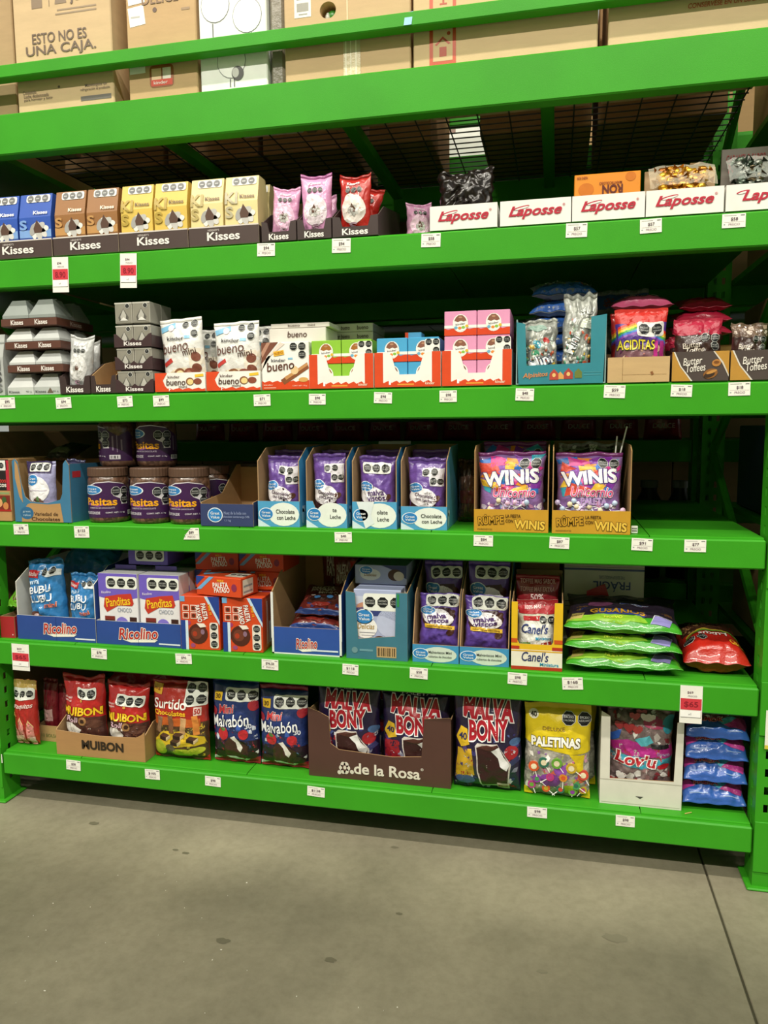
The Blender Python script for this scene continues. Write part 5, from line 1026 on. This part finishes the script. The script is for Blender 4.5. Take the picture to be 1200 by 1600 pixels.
carton('cookie_box', 'pale blue cookie box lying across the teal barcode carton', 'candy box', 1.262, 1.43, .115, ZF+.222, .062, .17, '#a9b2d4', [E(.3, .5, .2, .3, '#dfe0dc', ly=1), T('Delicias', .3, .48, .24, .14, '#9a7a44', sh=.2), E(.78, .5, .14, .3, '#4a2f24', ly=1), E(.85, .45, .1, .24, '#d6cbbc', ly=2), PG([(.5, 1), (1, 1), (1, .3), (.7, .8)], '#35406f', 0)] + GVO(.22, .72, .12, .2))
# two small marshmallow cartons
def mcarton(label, x0, x1): return tray('marshmallow_carton', label, x0, x1, .04, ZF, .3, .056, .33, '#3f8fc0', 'kraft:#b08d62', [E(.58, .47, .38, .43, '#cdd8cc', ly=1), T('Malvaviscos Mini', .6, .6, .5, .14, '#45484a', b=.02), T('cubiertos de chocolate', .6, .36, .5, .12, '#45484a')] + GVO(.18, .5, .16, .26), side=[(0, .06), (.15, .2), (1, .33)])
def mbag(label, x0, x1, yf, h, seed, hi=False, **k):
    z = ZF+.03 if not hi else ZF+.02
    return bag('marshmallow_bag', label, x0, x1, yf, z, h, .06, 'film:#5f45a0', [PG([(.05, .5), (.2, .72), (.8, .74), (.95, .6), (.8, .36), (.2, .36)], '#3a2026', 0), E(.48, .56, .42, .15, '#ece9f0', ly=1, rot=-6), T('malva', .46, .58, .5, .08, '#4a2a6a', b=.05, rot=4, ly=4), T('viscos', .5, .5, .54, .075, '#4a2a6a', b=.05, rot=4, ly=4), R(.14, .36, .92, .43, '#e2b93c', 2, rot=-3), T('cubiertos de chocolate', .53, .395, .66, .03, '#6a4a20', rot=-3), E(.82, .3, .1, .06, '#4a2a22', rot=30, ly=1), E(.86, .66, .08, .05, '#4a2a22', rot=40, ly=2)] + GVO(.22, .68, .2, .07) + seals(.58, .87, .125, 3, asp=(x1-x0)/h), seed=seed, wr=1.6, **k)
mcarton('small blue marshmallow carton beside the teal barcode carton', 1.462, 1.604); mcarton('small blue marshmallow carton beside the yellow carton', 1.607, 1.755)
mbag('violet marshmallow bag leaning in the carton by the teal carton', 1.472, 1.598, .06, .17, 141, rx=-12); mbag('violet marshmallow bag leaning in the carton by the yellow carton', 1.615, 1.748, .055, .17, 142, rx=-8)
mbag('violet marshmallow bag upright behind, on the teal carton side', 1.478, 1.6, .15, .27, 143, True); mbag('violet marshmallow bag upright behind, on the yellow carton side', 1.62, 1.75, .14, .275, 144, True)
# yellow toffee carton
fp = [(0, 0), (1, 0), (1, 1), (.84, 1), (.82, .42), (.78, .38), (.16, .38), (.12, .44), (.12, 1), (0, 1)]
tray('yellow_carton', 'yellow and red toffee carton with white front lip', 1.762, 1.91, .03, ZF, .28, .204, .25, '#e3b922', 'kraft:#b08d62', [R(0, 0, 1, .3, '#e9e3d2', 1), R(0, .0, 1, .05, '#b3351f', 2), R(0, .3, .16, .35, '#b3351f', 2), R(.8, .3, 1, .35, '#b3351f', 2), R(0, .4, .12, .46, '#c8541f', 2), R(.84, .4, 1, .46, '#c8541f', 2), T("Canel's", .47, .2, .52, .14, '#2b3566', b=.02, sh=.2), T('Miniatura', .75, .09, .36, .05, '#2f93b8', b=.03), R(0, .27, 1, .29, '#d8a82a', 2)], fpoly=fp, side=[(0, .204), (1, .24)])
bag('toffee_bag', 'white toffee bag with blue script in the yellow carton', 1.775, 1.895, .042, ZF+.004, .196, .06, 'film:#c8c6b4', [R(0, .8, 1, 1, '#a8232c', 0), T('100% MAS', .4, .9, .4, .05, '#e9c8c8', b=.03), E(.5, .5, .44, .26, '#e6e6e0', ly=0), T("Canel's", .45, .58, .68, .14, '#2b3a78', b=.03, sh=.2), T('Miniatura', .68, .44, .4, .05, '#2f93b8', b=.03), R(.1, .26, .36, .36, '#6a9a4a', 1, rot=8), R(.4, .22, .62, .34, '#d9c24a', 1, rot=-6), R(.64, .26, .9, .38, '#a8322c', 1, rot=12), R(.16, .7, .6, .77, '#b8282e', 1), SL(.66, .72, .1), SL(.86, .72, .1)] + clut(151, .04, .03, .96, .38, 24, ['#6a9a4a', '#d9c24a', '#a8322c', '#d8d4c8', '#4a6a8a', '#c87a3a'], .06), seed=151, wr=1.2)
bag('toffee_bag', 'dark red toffee bag standing up behind the yellow carton front', 1.768, 1.9, .12, ZF+.004, .255, .06, 'film:#8f1f2c', [T('TOFFEE MAS SABOR', .5, .93, .8, .05, '#d9a8a8', b=.03), T('TOFFEE MAS EXTRA', .5, .84, .8, .05, '#d9a8a8', b=.03), T('50%', .5, .75, .3, .07, '#e9c8c8', b=.03)], seed=152)
carton('kraft_box', 'brown carton standing behind the dark red toffee bag', 'box', 1.775, 1.9, .32, ZF, .3, .1, 'kraft:#9a7448')
# FRAGIL box, green bags, red bag
carton('white_box', 'white shipping box standing upside down, printed FRAGIL, behind green bags', 'box', 1.915, 2.165, .32, ZF, .27, .3, '#dcd9ce', [T('FRÁGIL', .6, .74, .46, .12, '#4a5a94', rot=180, b=.02), T('THIS SIDE UP HANDLE CARE', .6, .85, .32, .04, '#7a829c', rot=180), R(0, .93, 1, .955, '#4a5a94'), R(.02, .54, .24, .55, '#8a8c94'), R(.02, .48, .2, .49, '#8a8c94'), R(0, .97, 1, .975, '#8d8a7e')])
def gbag(label, z, seed, xo, rz):
    return bag('green_bag', label, 1.917+xo, 2.24+xo, .0, z, .25, .047, 'film:#3f9a26', [R(0, .18, 1, 1, '#2a2130', 0), PG([(0, .08), (0, .16), (.3, .2), (.6, .16), (.66, .22), (.72, .08), (.5, .04)], '#86b832', 1), PG([(.25, .2), (.7, .18), (.72, .3), (.3, .36)], '#3a4a94', 1), T('GUSANOS', .46, .28, .5, .1, '#dba32e', b=.04, rot=-4), T('Mega', .62, .52, .26, .1, '#27306a', out='#cfd4e0', ob=.05), E(.3, .5, .12, .08, '#6a3a5a', ly=1), PG([(.74, .06), (.9, .05), (.95, .2), (.8, .22)], '#8d86c4', 2), PG([(.735, .05), (.74, .06), (.8, .23), (.95, .21), (.95, .22), (.795, .24)], '#e4e8ec', 2), PG([(.03, .1), (.14, .12), (.16, .26), (.04, .28)], '#b8a860', 2), T('SABOR', .09, .2, .1, .04, '#4a2a20'), T('NUEVO', .42, .12, .16, .05, '#d9e84a', b=.03)] + clut(seed, .0, .2, 1, .97, 44, ['#3a2c44', '#5a3a5a', '#6a4a30', '#27306a', '#8a7a9a', '#40363c', '#a8862c'], .06), seed=seed, rx=-80, blunt=.36, low=.56, rz=rz, wr=1.5)
gbag('green and dark gummy bag at the bottom of the lying pile', ZF+.022, 161, .005, 1); gbag('green and dark gummy bag in the middle of the lying pile', ZF+.075, 162, .0, -2); gbag('green and dark gummy bag on top of the lying pile', ZF+.132, 163, -.004, -3)
m = MB(); m.prism([(0, 0), (.07, 0), (.055, .045), (.0, .02)], lambda a, b, q: (a, q, b), 'film:#a8232c', .002); o = m.build('red_flap'); o.location = (1.985, .26, ZF+.175); tag(o, 'small red foil corner sticking up behind the green pile', 'foil flap')
bag('red_bag', 'plump red bag lying next to the upright post with upside-down lettering', 2.25, 2.43, .015, ZF+.036, .27, .105, 'film:#b8241a', [R(.04, .4, .96, .95, 'milky:#6a4030', 0), PG([(.08, .36), (.3, .46), (.7, .46), (.92, .36), (.92, .31), (.7, .41), (.3, .41), (.08, .31)], '#c9a83a', 1), PG([(.08, .33), (.3, .43), (.7, .43), (.92, .33), (.92, .3), (.7, .4), (.3, .4), (.08, .3)], '#5a8a2c', 2), T('Luxus', .5, .33, .46, .07, '#e9e0dc', rot=180, b=.03), T('Citrus', .84, .16, .24, .06, '#d9a52c', b=.03), SL(.12, .24, .09), SL(.32, .25, .09)] + clut(164, .04, .42, .96, .95, 34, ['#8a5a3a', '#5a3424', '#b08a5a', '#3f241a'], .07), seed=164, rx=-82, blunt=.4, low=.58, wr=1.4)

# ================================================================== shelf G
ZG = SH['G']+.0045
bag('red_bag', 'red tamarind bag with drawn pink peaks at the rack end', .006, .1, .045, ZG, .235, .06, 'film:#b02a26', [R(0, .86, 1, 1, '#bfa25a', 0), T('Tarasquitos', .45, .62, .9, .09, '#ecdcd6', b=.02, sh=.2), T('GA.', .15, .5, .26, .07, '#d9a05a', b=.02)] + [PG([(x, .0), (x, .3+d), (x+.12, .42+d), (x+.24, .3+d), (x+.24, 0)], '#d98a84', 1) for x, d in ((.02, -.08), (.3, .04), (.66, 0))] + [PG([(x, .3+d), (x+.12, .42+d), (x+.24, .3+d), (x+.24, .28+d), (x+.12, .395+d), (x, .28+d)], '#eec98a', 2) for x, d in ((.02, -.08), (.3, .04), (.66, 0))] + [PG([(0, .04), (.5, .1), (.52, .18), (0, .12)], '#e2b9a2', 3), R(.74, .04, .92, .14, '#e2b9b2', 2)] + seals(.5, .8, .14, 3, asp=.52), seed=171, wr=1.2)
tray('kraft_carton', 'low plain kraft carton set back beside the tamarind bag', .06, .2, .11, ZG, .3, .058, .08, 'kraft:#b39060', specs=[T('10 BOLSAS', .4, .4, .5, .2, '#7a7a4a')], hs=.058)
bag('maroon_bag', 'maroon glossy bag standing in the low kraft carton', .068, .13, .125, ZG, .22, .05, 'film:#7a1f2a', [R(.2, .3, .8, .5, '#c9a0a0')], seed=172); bag('maroon_bag', 'maroon glossy bag leaning in the low kraft carton', .128, .192, .13, ZG, .2, .05, 'film:#7a1f2a', [PG([(0, 0), (1, .1), (1, .2), (0, .1)], '#d9b0a0', 2)], seed=173)
tray('kraft_carton', 'kraft carton with black stamped lettering holding two red wafer bags', .205, .545, .022, ZG, .3, .085, .12, 'kraft:#ab8152', specs=[T('MUIBON', .53, .52, .46, .34, '#33281e', b=.06)], fpoly=[(0, 0), (1, 0), (1, 1.25), (.96, 1.1), (.9, .98), (.5, .92), (.1, 1), (0, 1.02)], side=[(0, .09), (.2, .12), (1, .12)])
def mui(label, x0, x1, h, seed, n, **k):
    return bag('wafer_bag', label, x0, x1, .04, ZG+.004, h, .075, 'film:#b32424', [PG([(0, .5), (1, .47), (1, 0), (0, 0)], '#4a2a24', 0), T('MUIBON', .5, .55, .94, .1, '#ecc326', b=.045, out='#4a2a1a', ob=.07), T('Roll', .28, .44, .34, .07, '#e6c0d0', b=.03, sh=.2), E(.55, .42, .1, .06, '#a0764a', ly=2), E(.55, .42, .05, .03, '#3a2016', ly=3), PG([(.02, .36), (.3, .4), (.5, .3), (.4, .22), (.05, .28)], '#d6d0c8', 2), E(.78, .38, .2, .06, '#5e3a2e', ly=1), T('cookie sandwich', .16, .72, .22, .03, '#f0dada'), T('hazelnut', .16, .68, .2, .03, '#f0dada'), E(.5, .68, .03, .02, '#d9a04a', ly=2)] + clut(seed, 0, .02, 1, .46, 50, ['#5e3a2e', '#7a4e3c', '#d9cfc4', '#3a201a', '#a08070', '#4a2a24'], .06) + seals(.62, .78, .1, n, asp=(x1-x0)/h), seed=seed, wr=1.8, ears=.2, **k)
mui('red wafer bag with two black seals in the stamped kraft carton', .213, .376, .262, 174, 2, ry=-1); mui('red wafer bag with three black seals in the stamped kraft carton', .381, .539, .248, 175, 3)
bag('wafer_bag', 'red wafer bag lying on top at the back of the stamped carton', .3, .6, .14, ZG+.2, .2, .09, 'film:#b32424', [T('MUIBON', .5, .45, .8, .1, '#ecc326', b=.04)], seed=176, rx=-55, wr=3)
bag('assorted_bag', 'large red and yellow assorted chocolates bag standing alone', .553, .757, .04, ZG, .272, .08, 'film:#a82820', [R(0, 0, 1, .52, '#4a3420', 0), R(0, .46, .9, .56, '#b85a24', 1), PG([(.02, .22), (.2, .37), (.6, .4), (.95, .33), (.98, .24), (.7, .2), (.3, .16)], '#d9b62c', 1), T('Surtido', .36, .73, .62, .12, '#f1ece6', b=.022, sh=.1), T('Chocolates', .36, .62, .6, .06, '#e8b828', b=.04), R(.02, .84, .2, .96, '#d9a62c', 1, rot=-8), T('1kg', .1, .9, .12, .04, '#7a3a14'), R(.8, .6, .92, .7, '#e6cfc8', 1), T('50', .86, .65, .09, .06, '#a82820', b=.04)] + [R(.12+i*.22, .36, .22+i*.22, .57+.03*(i % 2), c, 2, rot=(-8, 4, -4, 6)[i]) for i, c in enumerate(('#8a6a50', '#7a5238', '#c49a6a', '#d0823a'))] + sum([[PG([(x, y), (x+.13, y-.015), (x+.2, y+.025), (x+.07, y+.045)], '#57382a', 3), PG([(x, y), (x+.13, y-.015), (x+.13, y-.06), (x, y-.045)], '#2c1a14', 3), PG([(x+.13, y-.015), (x+.2, y+.025), (x+.2, y-.02), (x+.13, y-.06)], '#d8bf94', 3)] for x, y in ((.16, .31), (.42, .34), (.36, .25), (.66, .3))], []) + [E(.15, .15, .14, .1, '#b8c23a', ly=2, rot=20), E(.55, .1, .2, .06, '#a8b42c', ly=2), E(.8, .14, .16, .05, '#c2c23c', ly=2, rot=15), E(.35, .14, .1, .07, '#5a5240', ly=2), PG([(0, 0), (.1, 0), (0, .06)], '#a81f1c', 3), PG([(1, 0), (.86, 0), (1, .08)], '#a81f1c', 3)] + clut(177, .02, .02, .98, .5, 70, ['#5a4a2c', '#8a8a3a', '#3a2a1c', '#b8b04a', '#7a5a3a', '#c9a83a', '#4a4434'], .06) + seals(.82, .86, .085, 4, cols=2, asp=.75), seed=177, wr=1.5, soft=.03)
def mini(label, x0, x1, h, seed, side, **k):
    return bag('strawberry_bag', label, x0, x1, .05, ZG, h, .08, 'film:#23356f', [T('Mini', .36, .66, .34, .09, '#c23238', b=.03, sh=.2, out='#f0e6e6', ob=.06, rot=5), T('Malvabón', .44, .53, .8, .13, '#eef0f2', b=.018, rot=5, out='#1a2450', ob=.07), R(0, 0, 1, .09, '#9a2030', 0), PG([(0, .09), (.3, .05), (1, .1), (1, .3), (0, .3)], '#2a1c28', 0), E(.3, .38, .12, .075, '#bf2a34', ly=2), E(.74, .38, .1, .06, '#bf2a34', ly=2), E(.3, .43, .06, .02, '#4a7a3a', ly=3), E(.92, .7, .1, .06, '#b0303c', ly=2), E(.06, .62, .08, .05, '#b0303c', ly=2), PG([(.3, .1), (.32, .26), (.42, .34), (.62, .32), (.8, .24), (.78, .1)], '#43281f', 3), PG([(.46, .34), (.56, .36), (.7, .22), (.64, .16), (.58, .2), (.56, .28)], '#e9e4dc', 4), PG([(0, .06), (.3, .14), (.7, .06), (.98, .18), (.98, .14), (.7, .02), (.3, .09), (0, .02)], '#dcdcdc', 2), E(.18, .12, .17, .05, '#2c1c18', ly=3), E(.82, .12, .15, .05, '#2c1c18', ly=3), R(.08, .74, .26, .84, '#e0b52a', 1), T('30', .17, .79, .1, .05, '#5a4010', b=.04), T('30', .84, .47, .12, .05, '#dfe3ee', b=.03), R(.6, .42, .7, .5, '#3a5aa8', 1)] + clut(seed, .02, .1, .98, .46, 50, ['#34508f', '#a8303c', '#c9cede', '#4a2a3a', '#27366a', '#6a80b8', '#7a2a3c'], .05) + seals(.68, .82, .105, 3, asp=(x1-x0)/h), seed=seed, wr=1.3, soft=.04, crimp='film:#8a2030' if side else '', **k)
mini('dark blue strawberry marshmallow bag beside the assorted bag', .768, .935, .293, 178, 0); mini('dark blue strawberry bag with a red top seal by the brown carton', .938, 1.105, .278, 179, 1)
# brown carton with two marshmallow bags and a third outside
fp = [(0, 0), (1, 0), (1, 1.0), (.82, .96), (.8, .42), (.6, .38), (.22, .42), (.16, .5), (.15, .88), (.08, .95), (0, 1.0)]
ROSE = [E(.26+.022*math.cos(a), .16+.055*math.sin(a), .018, .04, '#d9cfc4', ly=1) for a in (0, 1.05, 2.1, 3.14, 4.2, 5.25)] + [E(.26, .16, .018, .045, '#5a3a34', ly=2), E(.262, .165, .011, .028, '#d9cfc4', ly=3), E(.312, .11, .014, .03, '#d9cfc4', ly=1, rot=40), E(.222, .09, .014, .03, '#d9cfc4', ly=1)]
tray('brown_carton', 'chocolate brown carton with white rose emblem', 1.118, 1.58, .045, ZG, .3, .228, .2, '#533730', 'kraft:#b08d62', ROSE + [T('de la Rosa', .56, .17, .46, .15, '#e2d8cc', b=.035), T('®', .805, .24, .02, .04, '#e2d8cc')], fpoly=fp, side=[(0, .22), (1, .2)])
def malva(label, x0, x1, yf, h, seed, z=None, **k):
    return bag('marshmallow_bag', label, x0, x1, yf, ZG if z is None else z, h, .085, 'film:#241a3c', [T('PALETAS', .55, .955, .5, .035, '#d8d4dc', b=.02), T('MALVA', .52, .82, .72, .17, '#a8192a', b=.07, rot=-3, out='#f0ecec', ob=.14), T('BONY', .52, .63, .56, .18, '#a8192a', b=.07, rot=3, out='#f0ecec', ob=.15), PG([(.03, .52), (.1, .64), (.2, .62), (.24, .48), (.1, .44)], '#e0b62a', 1), T('40', .14, .55, .12, .06, '#2a2a5a', b=.04), PG([(.32, .47), (.36, .5), (.66, .5), (.68, .47), (.86, .3), (.82, .06), (.42, .04), (.36, .2)], '#cfc6c0', 1), PG([(.34, .46), (.66, .49), (.83, .3), (.81, .08), (.44, .06), (.38, .2)], '#35191a', 2), PG([(.34, .46), (.5, .49), (.66, .48), (.56, .43)], '#522c26', 3), PG([(.56, .43), (.68, .47), (.74, .38), (.84, .3), (.8, .24), (.7, .28), (.66, .36)], '#e6e6e6', 4), PG([(.02, .1), (.04, .42), (.26, .44), (.32, .16)], '#c9a028' if z is None else '#8e1d28', 0), R(.66, .02, .84, .1, '#d6b8b8', 4), T('MALVA', .75, .06, .14, .025, '#a8192a', b=.03, ly=6), E(.86, .42, .1, .07, '#a8242e', ly=0), R(.84, .3, .98, .36, '#3a3a6a', 1, rot=30), E(.92, .52, .08, .04, '#4a6a9a', ly=1), E(.18, .1, .15, .05, '#4a5a8a', ly=1)] + clut(seed, .02, .02, .98, .6, 70, ['#34306a', '#a8242e', '#5a6aa8', '#c9c9d4', '#6a2a5a', '#1c1630', '#8a8aa0', '#4a3a7a'], .05), seed=seed, wr=1.4, soft=.03, **k)
malva('purple marshmallow bag in the brown carton beside the strawberry bags', 1.135, 1.345, .06, .29, 181, ZG+.006); malva('purple marshmallow bag in the brown carton, yellow bag side', 1.352, 1.57, .06, .285, 182, ZG+.006)
malva('large purple marshmallow bag standing outside the brown carton', 1.588, 1.795, .03, .318, 183)
malva('purple marshmallow bag in second row of the brown carton', 1.16, 1.36, .16, .3, 184, ZG+.006)
# yellow lollipop bag
def lollies(t, fc):
    g = random.Random(5); cols = ['#d85a2c', '#2f6f5a', '#6ba83a', '#c9a82c', '#d04a3a', '#8a3aa0', '#c23a7a', '#e0902c', '#4a9a5a', '#b83a8a']
    pts = [(.14, .34), (.3, .4), (.5, .4), (.72, .36), (.9, .28), (.2, .2), (.4, .24), (.6, .25), (.8, .16), (.12, .12), (.34, .1), (.56, .1), (.74, .08), (.9, .1)]
    for i, (u, v) in enumerate(pts):
        p = Vector(fc.fn(u*fc.w, v*fc.h, .002)); m = MB(); r = .016 if i < 5 else .012; n = 14
        m.add([(p.x+r*math.cos(2*PI*k/n), p.y-.002, p.z+r*math.sin(2*PI*k/n)) for k in range(n)] + [(p.x+r*math.cos(2*PI*k/n), p.y+.005, p.z+r*math.sin(2*PI*k/n)) for k in range(n)], [tuple(range(n))[::-1]] + [(k, (k+1) % n, n+(k+1) % n, n+k) for k in range(n)], 'film:'+cols[i % 10])
        m.add([(p.x+r*.55*math.cos(2*PI*k/n), p.y-.0026, p.z+r*.55*math.sin(2*PI*k/n)) for k in range(n)], [tuple(range(n))[::-1]], 'film:'+cols[(i+3) % 10] if i > 4 else 'film:#e9dcb8')
        a = g.uniform(-2.6, -.5); m.tube((p.x, p.y, p.z), (p.x+.034*math.cos(a), p.y-.001, max(p.z+.034*math.sin(a), .008)), .0014, 'ink:#efece8', 5)
        m.build('lollipop', t)
bag('lollipop_bag', 'clear bag of round lollipops with a yellow header and white lettering', 1.803, 1.998, .035, ZG, .288, .07, 'milky:#c9c4b8', [PG([(0, 1), (1, 1), (1, .52), (.7, .5), (.3, .54), (0, .6)], '#d8bf1c', 0), T('PALETINAS', .47, .62, .74, .09, '#f3f1e8', b=.07, out='#3a2c1c', ob=.13, rot=1), T('DELUXE', .44, .75, .34, .035, '#8a6a2c'), O(.13, .89, .075, '#e6e2cc', 1), T('40', .13, .89, .09, .05, '#2a2a20', b=.05), PG([(0, 0), (.14, 0), (.04, .08), (0, .08)], '#d8bf1c', 2), PG([(1, 0), (.86, 0), (1, .1)], '#d8bf1c', 2), R(.62, .04, .82, .16, '#a8b82c', 1), PG([(.68, .5), (.78, .42), (.8, .3), (.9, .34), (.92, .5)], '#d8bf1c', 1), E(.4, .2, .16, .08, '#7a3a90', ly=1), E(.55, .32, .1, .06, '#8a4aa8', ly=1)] + clut(185, .03, .02, .97, .5, 80, ['#e2ded6', '#c85a9a', '#8f5ab0', '#d8a0b8', '#f0ece6', '#b8a898', '#d86a4a', '#a8b85a'], .05) + seals(.78, .86, .11, 2, asp=.68, plate=None), seed=185, wr=1.3, crimp='film:#cdb41c', soft=.03, extra=lollies)
bag('lollipop_bag', 'second yellow-headed lollipop bag standing behind the front one', 1.825, 2.02, .13, ZG, .295, .07, 'milky:#c9c4b8', [R(0, .6, 1, 1, '#d8bf1c', 0), PG([(1, 0), (.8, 0), (1, .1)], '#d8bf1c', 2)], seed=186, crimp='film:#cdb41c')
# white carton of hearts
fp = [(0, 0), (1, 0), (1, .93), (.92, .93), (.9, .3), (.12, .28), (.11, .95), (.0, 1.0)]
tray('white_carton', 'worn white carton holding a bag of heart sweets', 2.026, 2.256, .05, ZG, .3, .285, .27, '#dcd9cd', 'kraft:#a8845c', [PG([(.44, .11), (.54, .11), (.5, .085)], '#4a4a46', 1), R(0, .265, 1, .272, '#bdb9ac', 1), R(.02, .02, .98, .026, '#c4c0b2', 1)], fpoly=fp, side=[(0, .27), (1, .27)])
def hearts(t, fc):
    g = random.Random(9)
    for i in range(16):
        u, v = g.uniform(.1, .9), (g.uniform(.06, .3) if i < 9 else g.uniform(.74, .94)); p = Vector(fc.fn(u*fc.w, v*fc.h, -.002)); m = MB(); r = .017; n = 14
        pts = []
        for k in range(n):
            a = 2*PI*k/n; pts.append((r*.95*math.sin(a)**3, r*(.8*math.cos(a)-.3*math.cos(2*a)-.12*math.cos(3*a))))
        m.prism(pts, lambda a, b, q: (p.x+a, p.y-.008+q, p.z+b), ('film:#9a2a30', 'film:#d6d2cc', 'film:#a83a3c')[i % 3], .008); m.build('heart_sweet', t, fix=True)
bag('heart_bag', 'magenta and clear bag of heart sweets in the white carton', 2.045, 2.238, .065, ZG+.006, .28, .08, 'milky:#a08a8a', [PG([(0, .62), (.3, .66), (.7, .58), (1, .62), (1, .5), (.6, .48), (.3, .5), (0, .55)], '#b02a86', 0), PG([(.0, .5), (.35, .5), (.7, .46), (1, .5), (1, .4), (.5, .36), (0, .42)], '#3a9ab0', 0), T("Lov'u", .42, .46, .62, .12, '#b81f2c', b=.04, out='#f2ecec', ob=.12, rot=-6), E(.86, .4, .1, .03, '#b81f2c', ly=3, rot=10), T('Fresa', .84, .53, .2, .035, '#8a3a9a', out='#e9e0ee', ob=.05), PG([(.0, .7), (.2, .76), (.16, .66), (.0, .62)], '#2f5ab0', 1), PG([(.4, .66), (.62, .72), (.7, .64), (.5, .6)], '#5ab8c8', 1), R(.66, .585, .94, .63, '#1d1d22', 2, rot=3), E(.93, .84, .1, .1, '#3a9ab0', ly=0), E(.7, .84, .16, .06, '#a83a60', ly=0)] + clut(187, .03, .02, .97, .97, 80, ['#d6d2cc', '#a83a3c', '#e6e4e0', '#8a6a6a', '#b8b0ac', '#7a2a34'], .06), seed=187, wr=2, extra=hearts)
def lovbag(label, z, h, seed, rz, dx, txt):
    return bag('heart_bag', label, 2.263+dx, 2.434+dx*.3, .04, z, h, .042, 'film:#3560b4', [R(0, .26, 1, 1, 'milky:#8a5a5e', 0), PG([(.6, .2), (.95, .14), (1, .24), (1, .4), (.8, .34)], '#b83a8e', 1), PG([(.5, .26), (.74, .4), (.84, .36), (.6, .2)], '#4fa9c4', 1), PG([(0, .18), (.2, .24), (.1, .34), (0, .32)], '#b83a8e', 1), T(txt, .38, .29, .4, .07, '#b82a34', b=.04, out='#f0d8d8', ob=.08), R(.1, .12, .4, .135, '#8fa8d8', 1), R(.66, .1, .9, .115, '#8fa8d8', 1)] + clut(seed, 0, .26, 1, .95, 40, ['#a8343c', '#c9c4c0', '#7a4a50', '#e0dcd8', '#5a2a34'], .07), seed=seed, rx=-50, blunt=.5, low=.7, wr=1.6, rz=rz*.3)
lovbag('blue and magenta heart bag at the bottom of the lying stack', ZG+.02, .19, 191, 4, -.002, 'FRESA'); lovbag('blue and magenta heart bag second in the lying stack', ZG+.088, .19, 192, -5, 0, 'FRESA')
lovbag('blue and magenta heart bag third in the lying stack', ZG+.156, .19, 193, 3, .001, 'SABOR'); lovbag('blue and magenta heart bag on top of the lying stack', ZG+.22, .16, 194, -2, 0, 'AMOR')
carton('dark_board', 'brown board lying under the shelf at the rack end', 'board', .006, .2, .06, ZG+.285, .01, .4, 'kraft:#8d7355', rx=-3)
m = MB(); m.tube((0, 0, .002), (.02, .012, .002), .0015, 'ink:#c9b46a', 5); o = m.build('loose_tie'); o.location = (2.263, .03, ZG); tag(o, 'tiny yellow tie lying on the deck before the white carton', 'tie')
